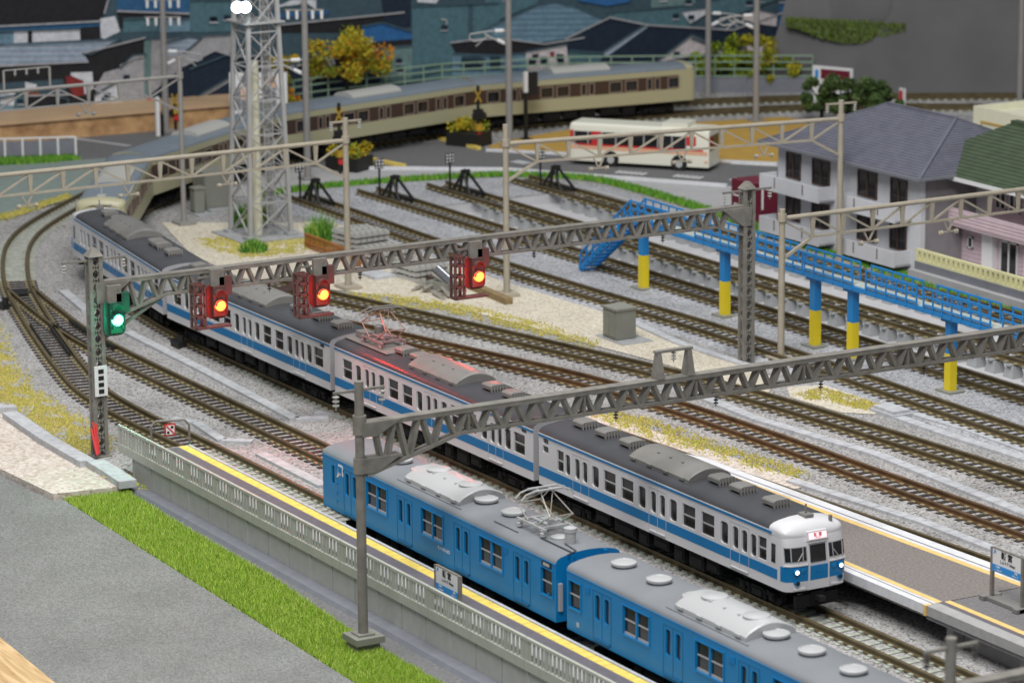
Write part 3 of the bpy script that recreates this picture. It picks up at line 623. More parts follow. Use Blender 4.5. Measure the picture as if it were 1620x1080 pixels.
PANE = {}
def pane(kind, w, h, parent, x, z, sg):
    "a window: dark glass, with sash bars for the two-part kind"
    key = (kind, w, h, sg)
    if key not in PANE:
        mb = MB(); y = sg*1.37
        mb.q([(-w/2-.02, y, -h/2-.02), (w/2+.02, y, -h/2-.02), (w/2+.02, y, h/2+.02), (-w/2-.02, y, h/2+.02)][::(1 if sg < 0 else -1)], 0)
        if kind == 'sash': mb.box(-w/2, w/2, min(y, y+sg*.04), max(y, y+sg*.04), -.025, .025, 1)
        if kind == 'pair':
            for s in (-1, 1): mb.box(s*w/4-w/4+.05, s*w/4+w/4-.05, min(y, y+sg*.04), max(y, y+sg*.04), -.0, .05, 1); mb.box(s*w/4-w/4+.03, s*w/4+w/4-.03, min(y, y+sg*.04), max(y, y+sg*.04), -h/2, -h/2+.09, 1)
            mb.box(-.05, .05, min(y, y+sg*.08), max(y, y+sg*.08), -h/2, h/2, 2)
        PANE[key] = mb.build('window', ['glass', 'silver', 'sky'], parent); PANE[key].location = (x, 0, z); return PANE[key]
    return inst(PANE[key], 'window', parent, (x, 0, z))
SH = {}
def shared(key, maker, name, m, parent, loc, rz=0, smooth=None):
    if key not in SH: SH[key] = maker().build(name, m, parent, smooth=smooth); SH[key].location = loc; SH[key].rotation_euler = (0, 0, rz); return SH[key]
    return inst(SH[key], name, parent, loc, rz)
def vent_w():
    mb = MB(); rg = []
    for x, k in ((-.42, .7), (-.36, .95), (-.3, 1), (.4, 1), (.47, .94)): rg.append([(x, y*(.9+.1*k), .09+(z-.09)*k) for y, z in ((-.42, .09), (-.42, .24), (-.36, .3), (-.25, .33), (.25, .33), (.36, .3), (.42, .24), (.42, .09))])
    mb.loft(rg)
    for x in (-.28, .3): mb.box(x-.06, x+.06, -.34, .34, 0, .1)
    for i in range(6): y = -.4+i*.148; mb.hexa([(.42, y, .0), (.54, y, .0), (.54, y+.05, .0), (.42, y+.05, .0)], [(.4, y, .3), (.49, y, .27), (.49, y+.05, .27), (.4, y+.05, .3)])
    return mb
def vent_r():
    mb = MB(); mb.lathe((0, 0, 0), [(.36, 0), (.36, .05), (.47, .06), (.5, .12), (.49, .17), (.42, .2), (.4, .17), (.0, .21)], 28); return mb
def ac_unit(L=4.7, W=2.1, H=.5, dome=False):
    def f():
        mb = MB(); n = 14; pr = [(-W/2, -.12), (-W/2, .1)]+[(-W/2+W*i/n, .12+(H-.12)*sin(pi*i/n)**.85) for i in range(1, n)]+[(W/2, .1), (W/2, -.12)]
        rings = []
        for x, k in ((-L/2, .86), (-L/2+.05, .95), (-L/2+.15, 1), (L/2-.15, 1), (L/2-.05, .96), (L/2, .9)): rings.append([(x, y*(.97+.03*k), -.12+(z+.12)*k) for y, z in pr])
        mb.loft(rings)
        for s in (-1, 1):
            for i in range(4): x = -L/2+.4+i*(L-.9)/3; mb.box(x-.16, x+.2, s*(W/2+.02)-.04, s*(W/2+.02)+.04, .02, .12)
            if dome:
                pass
        for x in (-L/5, 0, L/5): mb.box(x-.05, x+.05, -W*.22, -W*.22+.1, H*.86, H*.86+.05)
        if dome:
            for x in (-L*.28, L*.3): mb.lathe((x, 0, H-.05), [(.5, 0), (.5, .05), (.47, .07), (0, .075)], 24)
        return mb
    return f
def gangway():
    mb = MB(); mb.box(-.0, .22, -.6, .6, 1.1, 3.35); return mb
def bogie_mb():
    mb = MB()
    for s in (-1, 1):
        mb.box(-1.25, 1.25, s*.98-.07, s*.98+.07, .42, .62); mb.box(-.35, .35, s*.98-.1, s*.98+.1, .22, .5)
        for x in (-1.05, 1.05): mb.cbox((x, s*1.0, .42), (.34, .16, .34)); mb.lathe((x, s*1.08, .42), [(.12, -.02), (.12, .06), (.05, .08)], 10, 'y')
        for x in (-.55, .55): mb.tube((x, s*1.02, .2), (x, s*1.02, .6), .09, n=8)
    mb.box(-.9, .9, -.9, .9, .3, .7); return mb
def wheel_mb():
    mb = MB()
    for s in (-1, 1): mb.lathe((0, s*.72, .4), [(.15, -.07), (.38, -.07), (.4, 0), (.42, .05), (.2, .07)], 20, 'y')
    mb.tube((0, -.7, .4), (0, .7, .4), .07); return mb
def running_gear(t, L):
    for bx in (-2.6, -L+2.6):
        b = shared('bogie', bogie_mb, 'bogie', 'under', t, (bx, 0, 0))
        for wx in (-1.05, 1.05): shared('wheel', wheel_mb, 'wheelset', 'under', b, (wx, 0, 0))
    mb = MB(); rnd = random.Random(int(L*10)); x = -L+4.6
    mb.box(-L+.3, -.3, -1.2, 1.2, .86, 1.06)
    while x < -5:
        w = rnd.uniform(.5, 1.7); z = rnd.uniform(.25, .5)
        for s in (-1, 1): mb.box(x, x+w, s*1.28-.25 if s > 0 else -1.3, 1.3 if s > 0 else -1.03, z, .95); mb.box(x+.1, x+w-.1, min(s*1.3, s*1.34), max(s*1.3, s*1.34), z+.1, .8)
        mb.box(x, x+w, -1, 1, z+.1, .95); x += w+rnd.uniform(.12, .45)
    mb.build('underframe', 'under', t)
    mb = MB()
    for s, x in ((1, 0), (-1, -L)): mb.box(min(x, x+s*.5), max(x, x+s*.5), -.14, .14, .6, .8)
    mb.build('coupler', 'black', t)
def pantograph(t, x, base, rod, H=1.45, rz=0):
    p = bpy.data.objects.new('pantograph', None)
    mb = MB()
    for y in (-.62, .62): mb.bar((-1.1, y, .3), (1.1, y, .3), .09, .09)
    for xx in (-.75, 0, .75): mb.bar((xx, -.7, .3), (xx, .7, .3), .1, .1)
    for xx in (-.9, .9):
        for y in (-.62, .62): mb.lathe((xx, y, 0), [(.1, 0), (.13, .06), (.08, .1), (.13, .15), (.08, .2), (.1, .28)], 10)
    mb.tube((-.5, -.3, .42), (.7, -.3, .42), .07); mb.tube((-.5, .25, .42), (.5, .25, .42), .06); mb.cbox((.1, 0, .42), (.5, .4, .14))
    o = mb.build('pantograph', base, t); o.location = (x, 0, 3.76)
    mb = MB(); r = .028
    kz = .3+H*.45; hz = .3+H
    for s in (-1, 1):
        for y in (-.58, .58):
            mb.tube((s*.35, y, .36), (s*1.25, y*.9, kz), r+.01, r, 6); mb.tube((s*1.25, y*.9, kz), (s*.12, y*.45, hz), r, r*.8, 6)
        mb.tube((s*1.25, -.55, kz), (s*1.25, .55, kz), r, n=6); mb.tube((s*1.25, -.5, kz), (s*.15, .25, hz), r*.6, n=5)
    mb.build('folding_arms', rod, o)
    mb = MB()
    for s in (-1, 1):
        pts = [(s*.22, -1.2, hz-.18), (s*.22, -1.0, hz+.02), (s*.22, -.7, hz+.1), (s*.22, .7, hz+.1), (s*.22, 1.0, hz+.02), (s*.22, 1.2, hz-.18)]; mb.path(pts, .035)
        mb.box(s*.22-.06, s*.22+.06, -.65, .65, hz+.1, hz+.15)
    mb.box(-.25, .25, -.3, -.26, hz, hz+.1); mb.box(-.25, .25, .26, .3, hz, hz+.1)
    mb.build('collector_head', 'acgrey' if base == 'pbase2' else 'pbase', o)
    return o
def car(name, label, cat, loc, rz, L, S_, group, frontlen=0):
    "S_: dict of finish. local x runs from -L (rear) to 0 (front); y=0 centre; z=0 rail head"
    t = thing(name, label, cat, loc, rz, group)
    xf = -frontlen
    for sg in (-1, 1):
        mb = MB(); holes = [(x, z, w, h, r) for (k, x, z, w, h, r) in S_['win'] if -L+.1 < x-w/2 and x+w/2 < xf+.01 or True]
        wall(mb, -L+(S_.get('backlen', 0)), xf, 1.05, 3.37, holes, sg*1.45, sg); mb.build('side_wall', S_['body'], t)
        for (k, x, z, w, h, r) in S_['win']: pane(k, w, h, t, x, z, sg)
    # end walls with roof-shaped top
    for x, on in ((-L, not S_.get('backlen')), (0, not frontlen)):
        if on:
            mb = MB(); pts = [(x, -1.45, 1.05), (x, 1.45, 1.05)]+[(x, -y, z) for y, z in ROOF]; mb.q(pts if x == 0 else pts[::-1]); mb.build('end_wall', S_['endm'], t)
            if S_.get('gang', True): o = shared('gang'+S_['gm'], gangway, 'gangway', S_['gm'], t, (x if x == 0 else x-.22, 0, 0))
    mb = MB(); xs = [-L+(S_.get('backlen', 0)), xf]; mb.loft([[(x, y, z) for y, z in ROOF] for x in xs], close=False, cap=False); mb.build('roof', S_['roof'], t, smooth=40)
    mb = MB(); 
    for sg in (-1, 1): mb.box(-L+(S_.get('backlen', 0)), xf, min(sg*1.45, sg*1.475), max(sg*1.45, sg*1.475), 3.335, 3.375)
    mb.build('rain_gutter', S_['gutter'], t)
    mb = MB(); mb.box(-L+.02, xf-.02, -1.43, 1.43, 1.05, 1.1); mb.box(-L+.1, xf-.1, -1.3, 1.3, 1.1, 3.3); mb.build('interior_core', 'under', t)
    running_gear(t, L); return t
# --- white suburban train
def W2(x, w=.98): return ('sash', x, 2.47, w, .94, .03)
def W1(x, w=.56): return ('plain', x, 2.44, w, .92, .14)
def WD(x): return ('plain', x, 2.43, .42, .92, .14)
def doorlines(t, xs, m, sg=-1, z0=1.15, z1=3.1, w=1.36, y=1.45):
    for x in xs:
        mb = MB(); a, b = sg*(y), sg*(y+.012); a, b = min(a, b), max(a, b)
        for xx in (x-w/2, x, x+w/2): mb.box(xx-.014, xx+.014, a, b, z0, z1)
        mb.box(x-w/2, x+w/2, a, b, z1-.02, z1+.01); mb.box(x-w/2+.05, x+w/2-.05, min(sg*y, sg*(y+.06)), max(sg*y, sg*(y+.06)), z0-.02, z0+.03)
        mb.build('door', m, t)
def white_car(label, loc, rz, wins, vents, ac, L=19.3, front=False, back=False, panto=None, dcs=()):
    s = dict(body='cwhite', endm='cgrey', gm='cgrey', roof='roofdark', gutter='cwhite', win=wins)
    if back: s['backlen'] = 1.2
    t = car('train_carriage', label, 'train carriage', loc, rz, L, s, 'white carriages with a blue stripe', 1.2 if front else 0)
    for sg in (-1, 1):
        mb = MB(); mb.box(-L+(1.2 if back else .01), (-1.2 if front else -.01), min(sg*1.45, sg*1.458), max(sg*1.45, sg*1.458), 1.45, 1.86); mb.build('blue_stripe', 'cblue', t)
        mb = MB(); mb.box(-L+(1.0 if back else .01), (-1.0 if front else -.01), min(sg*1.45, sg*1.482), max(sg*1.45, sg*1.482), 3.24, 3.33); mb.build('blue_line', 'cblue', t)
    doorlines(t, dcs, 'cgrey' if False else mat_line, z0=1.18, z1=3.06, w=1.34)
    for x in vents: shared('ventw', vent_w, 'ventilator', 'acgrey', t, (x, 0, 3.76))
    shared('acw', ac_unit(), 'air_conditioner', 'acgrey', t, (ac, 0, 3.7), smooth=35)
    if panto is not None:
        pantograph(t, panto, 'pbase2', 'copper', 1.4); mb = MB(); mb.cbox((panto-1.7, -.1, 3.95), (.9, .6, .3)); mb.tube((panto-2.3, .5, 3.85), (panto+1.6, .5, 3.85), .05); mb.lathe((panto-1.3, .45, 3.76), [(.22, 0), (.24, .6), (.2, .65)], 12); mb.box(panto-2.4, panto+2, -.9, .9, 3.74, 3.78); mb.build('roof_gear', 'acgrey', t)
    if front: cab(t, 0, 1)
    if back: cab(t, -L, -1)
    return t
mat_line = mat('door_seam_grey', (.5, .5, .52), .4, .4)
CY = [1.45*(1 if a > 0 else -1)*abs(sin(radians(a)))**.62 for a in range(-90, 91, 6)]
def cab(t, x0, dr, white='cwhite', blue='cblue', full=True):
    "rounded driving-cab end; x0 = nominal end, dr = +1 towards +x"
    FX = lambda x: x0+dr*x
    def ring(z, fx, k=1., yk=1.):
        "plan outline from side joint round the front; fx forward reach"
        o = [(-1.2, -1.45*yk)]
        R = .42
        pts = [(fx-.62+.62*max(0, 1-(abs(y)/1.45)**4)**.25, y) for y in CY]
        o += [(a, b*yk) for a, b in pts]; o.append((-1.2, 1.45*yk)); return [(FX(a), b, z) for a, b in o]
    lv = [(1.05, .14, 1), (1.14, .17, 1), (2.0, .17, 1), (2.12, .16, 1), (3.0, .03, 1), (3.2, -.03, .995)]
    mb = MB(); mb.loft([ring(z, f, 1, y) for z, f, y in lv], cap=False, close=False)
    # domed cap: roof section shrinking along the rounded plan
    ft = -.03; sec = [(-1.45, 3.2)]+ROOF+[(1.45, 3.2)]; rings = []
    for i in range(25):
        x = -1.2+(ft+1.2)*(1-(1-i/24)**1.8); tt = (x+1.2)/(ft+1.2); e_ = max(0., (.62-(ft-x))/.62)
        ky = max(1e-3, 1-e_**4)**.25 if e_ > 0 else 1.; kz = max(0, 1-tt**3.4)**.5
        rings.append([(FX(x), y*ky*.998, 3.2+(z-3.2)*kz+.006*(1-tt)) for y, z in sec])
    mb.loft(rings, cap=False, close=False); mb.q([(FX(-1.2), y, z) for y, z in ROOF])
    mb.build('cab_shell', white, t, smooth=50)
    if not full: return
    def onfront(y, z):
        "forward x of the shell at lateral y, height z"
        fx = None
        for (za, fa, _), (zb, fb, _) in zip(lv, lv[1:]):
            if za <= z <= zb: fx = fa+(fb-fa)*(z-za)/(zb-za)
        if fx is None: fx = lv[-1][1]
        return fx-.62+.62*max(0, 1-(abs(y)/1.45)**4)**.25
    def patch(ys, za, zb, o, name, m, th=.02):
        mb = MB(); f = []; bk = []
        rings = []
        for y in ys: rings.append([(FX(onfront(y, za)+o), y*(1+o*.7), za), (FX(onfront(y, zb)+o), y*(1+o*.7), zb), (FX(onfront(y, zb)-.05), y*.97, zb), (FX(onfront(y, za)-.05), y*.97, za)])
        mb.loft(rings); return mb.build(name, m, t)
    blue_y = [-1.4499, -1.448, -1.44, -1.42, -1.38, -1.33, -1.2, -1, -.8, -.46]
    for s in (-1, 1):
        patch([s*abs(y) for y in blue_y], 1.46, 2.06, .012, 'blue_panel', blue)
        patch([s*y for y in (1.42, 1.38, 1.33, 1.2, 1, .8, .5)], 2.24, 2.86, .012, 'window_surround', 'silver')
        patch([s*y for y in (1.4, 1.37, 1.33, 1.2, 1, .8, .54)], 2.28, 2.82, .02, 'cab_window', 'glass')
        mb = MB(); mb.bar((FX(onfront(s*.95, 2.3)+.04), s*.95, 2.3), (FX(onfront(s*.7, 2.6)+.04), s*.7, 2.62), .03); mb.bar((FX(onfront(s*1.22, 2.3)+.03), s*1.22, 2.28), (FX(onfront(s*1.22, 2.8)+.03), s*1.22, 2.82), .04)
        mb.bar((FX(onfront(s*.7, 2.3)+.03), s*.72, 2.28), (FX(onfront(s*.7, 2.8)+.03), s*.7, 2.82), .03); mb.build('wiper', 'silver', t)
        X = onfront(s*1.08, 1.85); mb = MB(); mb.lathe((FX(X), s*1.05, 1.87), [(.13, 0), (.13, .1*dr), (.1, .12*dr)], 18, 'x'); mb.build('headlight', blue, t)
        if dr > 0: mb = MB(); mb.lathe((FX(X+.11), s*1.05, 1.87), [(.085, 0), (.085, .03*dr), (.04, .05*dr)], 18, 'x'); mb.build('headlight_lens', 'headlamp', t)
        mb = MB(); mb.lathe((FX(X), s*.72, 1.9), [(.12, 0), (.12, .08*dr), (.06, .1*dr)], 16, 'x'); mb.build('marker_cover', blue, t)
        mb = MB(); mb.lathe((FX(onfront(s*1.05, 1.5)-.02), s*1.02, 1.42), [(.12, 0), (.12, .13*dr), (.1, .13*dr)], 16, 'x', 0); mb.lathe((FX(onfront(s*1.05, 1.5)+.11), s*1.02, 1.42), [(.085, 0), (.08, .022*dr)], 16, 'x', 1); mb.build('tail_light', [blue, 'black'], t)
        mb = MB(); X = onfront(s*.85, 1.16); mb.box(min(FX(X-.1), FX(X+.09)), max(FX(X-.1), FX(X+.09)), min(s*.62, s*1.15), max(s*.62, s*1.15), 1.14, 1.2); mb.build('step', white, t)
        patch([s*y for y in (1.42, 1.33, 1.2, .8, .5)], 2.1, 2.14, .05, 'sill', white)
    for s in (-1, 1):   # blue side flash
        mb = MB(); mb.box(min(FX(-1.2), FX(-.58)), max(FX(-1.2), FX(-.58)), min(s*1.45, s*1.459), max(s*1.45, s*1.459), 1.45, 1.86)
        mb.build('blue_flash', blue, t)
        mb = MB(); y = s*1.452
        mb.box(min(FX(-1.0), FX(-.72)), max(FX(-1.0), FX(-.72)), min(y, y+s*.012), max(y, y+s*.012), 2.1, 2.86); mb.build('cab_door_window', 'glass', t)
    mb = MB(); mb.box(min(FX(.1), FX(.215)), max(FX(.1), FX(.215)), -.44, .44, 1.46, 2.04); mb.build('front_door_panel', blue, t)
    mb = MB(); mb.box(min(FX(.1), FX(.21)), max(FX(.1), FX(.21)), -.44, .44, 1.08, 1.455); mb.build('front_door_sill', white, t)
    mb = MB()
    for s in (-1, 1): mb.bar((FX(.2), s*.46, 1.08), (FX(.2), s*.46, 2.1), .06); mb.bar((FX(.19), s*.46, 2.1), (FX(.05), s*.46, 2.95), .06)
    mb.bar((FX(.06), -.46, 2.96), (FX(.06), .46, 2.96), .06); mb.build('door_frame', white, t)
    mb = MB(); mb.hexa([(FX(.05), -.36, 2.18), (FX(.19), -.36, 2.18), (FX(.19), .36, 2.18), (FX(.05), .36, 2.18)][::dr], [(FX(-.05), -.36, 2.86), (FX(.1), -.36, 2.86), (FX(.1), .36, 2.86), (FX(-.05), .36, 2.86)][::dr]); mb.build('door_window', 'glass', t)
    mb = MB(); mb.box(min(FX(.2), FX(.235)), max(FX(.2), FX(.235)), -.12, .12, 1.78, 1.82); mb.build('door_handle', blue, t)
    mb = MB(); mb.hexa([(FX(-.3), -.5, 3.04), (FX(.11), -.5, 3.04), (FX(.11), .5, 3.04), (FX(-.3), .5, 3.04)][::dr], [(FX(-.3), -.47, 3.42), (FX(.04), -.47, 3.4), (FX(.04), .47, 3.4), (FX(-.3), .47, 3.42)][::dr]); mb.build('destination_box', white, t)
    d = MB(); z0, z1 = 3.1, 3.35
    d.q([(FX(.118), -.42*dr, z0), (FX(.118), .42*dr, z0), (FX(.068), .42*dr, z1), (FX(.068), -.42*dr, z1)]); d.build('destination_screen', mat('lit_destination', (.8, .6, .6), .3, .5, emit=(1, .72, .78), es=.8), t)
    if dr > 0: textmesh('新 宮', .17, 'red', t, (.112, 0, 3.26), (radians(80), 0, pi/2), extr=.003, bold=.006); textmesh('SHINGU', .07, 'red', t, (.124, 0, 3.15), (radians(80), 0, pi/2), extr=.003)
    mb = MB(); mb.cbox((FX(-.9), .1, 3.83), (.55, .4, .1)); mb.tube((FX(-.9), .1, 3.85), (FX(-.9), .1, 4.25), .045); mb.build('antenna', 'acgrey', t)
    mb = MB(); mb.tube((FX(-.35), .9, 3.5), (FX(-.35), .9, 3.82), .08); mb.build('whistle_cover', 'acgrey', t)
    mb = MB(); mb.box(min(FX(-.1), FX(.1)), max(FX(-.1), FX(.1)), -1, 1, .35, .85); mb.box(min(FX(-.5), FX(.12)), max(FX(-.5), FX(.12)), -.3, .3, .5, .95)
    mb.build('pilot', 'under', t)
YW = 9.72+1.45
w4 = [W2(-1.66, .6), WD(-2.3), WD(-2.95), WD(-3.6), W1(-4.42), W2(-5.65), W2(-7.08), W1(-8.28), WD(-9.12), WD(-9.83), W1(-10.72), W2(-11.9), W2(-13.33), W1(-14.5), WD(-15.38), WD(-16.02), W1(-16.83, .42), W2(-17.45, .56), ('plain', -18.72, 3.08, .5, .26, .05), ('plain', -18.72, 2.72, .5, .3, .06)]
wm = [W2(-1.25), W1(-2.3), WD(-3.05), WD(-3.68), W1(-4.46), W2(-5.66), W2(-7.05), W1(-8.2), WD(-9.05), WD(-9.72), W1(-10.6), W2(-11.8), W2(-13.2), W1(-14.4), WD(-15.25), WD(-15.9), W1(-16.8), W2(-17.95), ]
wm = wm+[('plain', -.85, 3.13, .5, .18, .03)]
white_car('foremost white carriage with blue stripe, rounded cab and lit headlights', (0, YW, 0), 0, w4, [-17.8, -15.9, -13.9, -6.9, -5.3, -2.9], -10.1, front=True, dcs=(-3.28, -9.48, -15.7))
white_car('white carriage with copper pantograph, second behind the lit cab', (-19.79, YW, 0), 0, wm, [-14.6, -13.1, -6.1, -4.3], -10.1, panto=-16.9, dcs=(-3.37, -9.4, -15.6))
white_car('white carriage behind the two red signals, third from the lit cab', (-39.58, YW, 0), 0, wm, [-18.2, -16.6, -14.6, -6.1, -3.7, -1.6], -10.3, dcs=(-3.37, -9.4, -15.6))
white_car('rearmost white carriage on the left curve touching the cream train', (-59.55, YW+.12, 0), pi-radians(180+7.2), [w for w in wm if w[1] > -16.5], [-14.9, -12.9, -2.6, -4.6, -5.6], -10.2, L=18.2, back=True, dcs=(-3.37, -9.4, -15.6))
# --- sky blue commuter train
def BW(x): return ('pair', x, 2.52, 1.82, 1.1, .03)
def BD(x): return ('plain', x, 2.46, .33, .98, .1)
def BE(x, w=.86): return ('sash', x, 2.5, w, 1.06, .03)
def slitw(x): return ('plain', x, 2.62, .26, .8, .03)
def blue_car(label, xr, L, wins, doors, vents, ac, panto=None, jr=None, endx=None, marks=(), boxwin=None):
    s = dict(body='sky', endm='sky', gm='sky', roof='roofgrey', gutter='sky', win=wins, gang=False)
    t = car('train_carriage', label, 'train carriage', (xr, 1.45, 0), 0, L, s, 'sky blue carriages')
    doorlines(t, doors, 'sky2', z0=1.2, z1=3.1, w=1.3)
    for (k, x, z, w, h, r) in wins:
        if k in ('pair', 'sash'):
            mb = MB()
            for (a, b, c, d) in ((x-w/2-.06, x+w/2+.06, z-h/2-.08, z-h/2), (x-w/2-.06, x+w/2+.06, z+h/2, z+h/2+.05), (x-w/2-.05, x-w/2, z-h/2, z+h/2), (x+w/2, x+w/2+.05, z-h/2, z+h/2)): mb.box(a, b, -1.485, -1.45, c, d)
            mb.build('window_frame', 'sky', t)
    for x in vents: shared('ventr', vent_r, 'ventilator', 'aclight', t, (x, 0, 3.76), smooth=40)
    shared('acb', ac_unit(4.7, 2.15, .52, True), 'air_conditioner', 'aclight', t, (ac, 0, 3.72), smooth=35)
    mb = MB(); mb.box(ac-2.7, ac+2.7, -1.22, -1.16, 3.61, 3.66); mb.build('roof_walkway', 'roofgrey', t)
    for x in marks: mb = MB(); mb.box(x-.16, x+.16, -1.475, -1.45, 2.85, 3.12); [mb.box(x-.16, x+.16, -1.49, -1.475, 2.86+i*.07, 2.89+i*.07) for i in range(4)]; mb.build('louvre', 'sky', t)
    if boxwin: mb = MB(); mb.box(boxwin-.35, boxwin+.35, -1.49, -1.45, 3.12, 3.3, 0); mb.box(boxwin-.22, boxwin+.25, -1.5, -1.49, 3.15, 3.27, 1); mb.build('side_destination_box', ['black', 'silver'], t)
    if panto is not None:
        pantograph(t, panto, 'pbase', 'metal', 1.25); mb = MB(); mb.lathe((panto+2.1, -.1, 3.76), [(.22, 0), (.22, .42), (.26, .44), (.26, .6), (.1, .66)], 16); mb.lathe((panto+1.3, -.1, 3.76), [(.35, 0), (.35, .05), (.2, .1), (.0, .12)], 20)
        mb.build('roof_gear', 'pbase', t)
        mb = MB(); mb.box(panto-2.3, panto-.4, -1.02, -.98, 3.68, 3.7); mb.path([(panto+2.2, -.4, 3.78), (panto+3.2, -.5, 3.76), (panto+3.4, -1, 3.72)], .03); mb.box(panto+.9, panto+3.3, -.75, -.7, 3.74, 3.77); mb.build('roof_conduit', 'roofdark', t)
    if jr: textmesh('JR', .62, 'white', t, (jr, -1.455, 2.95), (pi/2, 0, 0), extr=.006, bold=.03, shear=.15)
    return t
L1 = 19.78; XR = -1.34; o = lambda x: x-XR
t = blue_car('sky blue carriage with pantograph and white letters at its left end', XR, L1, [slitw(o(-20.15)), BD(o(-18.85)), BD(o(-18.15)), BW(o(-16.12)), BD(o(-14.0)), BD(o(-13.3)), BW(o(-11.26)), BD(o(-9.1)), BD(o(-8.42)), BW(o(-6.38)), BD(o(-4.3)), BD(o(-3.6)), BE(o(-2.0))],
    [o(-18.5), o(-13.65), o(-8.76), o(-3.95)], [o(-16.6), o(-14.7), o(-9.3), o(-7.1)], o(-12.0), panto=o(-4.6), jr=o(-19.45), marks=(o(-5.2), o(-19.45)), boxwin=o(-2.0))
textmesh('モハ103-502', .2, 'white', t, (o(-10.3), -1.455, 1.72), (pi/2, 0, 0), extr=.003)
mb = MB(); mb.box(-.0, .12, -1.35, -1.2, 1.5, 2.6); mb.build('tail_lamp_strip', 'cgrey', t)
for y in (-.75, .75): mb = MB(); mb.box(0, .1, y-.06, y+.06, 1.4, 3.66); mb.build('end_post', 'sky', t)
for z in (1.5, 1.9, 2.3, 2.7, 3.1): mb = MB(); mb.box(o(-19.86), o(-19.72), -1.5, -1.45, z, z+.06); mb.build('climbing_step', 'sky', t)
mb = MB(); mb.box(-.62, -.5, -1.455, -1.45, 2, 2.1); mb.build('rear_mark', 'sky', t)
XR2 = 19.3; o = lambda x: x-XR2
t = blue_car('sky blue carriage with white roof domes at the lower right', XR2, 19.8, [BE(o(.1)), BD(o(1.75)), BD(o(2.42)), BW(o(4.52)), BD(o(6.72)), BD(o(7.4)), BW(o(9.5)), BD(o(11.7)), BD(o(12.4)), BW(o(14.5)), BD(o(16.7)), BD(o(17.4)), BE(o(18.6))],
    [o(2.08), o(7.06), o(12.05), o(17.05)], [o(1.3), o(3.8), o(6.3), o(11.6), o(13.8), o(16.3)], o(8.9), marks=(o(1.05), o(11.0)))
textmesh('自重\n定員', .1, 'white', t, (o(.3), -1.455, 1.4), (pi/2, 0, 0), extr=.003)
blue_car('sky blue carriage mostly hidden past the lower right corner', 40.0, 19.8, [BE(-19.2), BD(-17.5), BD(-16.9), BW(-14.8), BW(-9.8), BW(-4.8)], [-17.2], [-18, -15.5], -10.2)
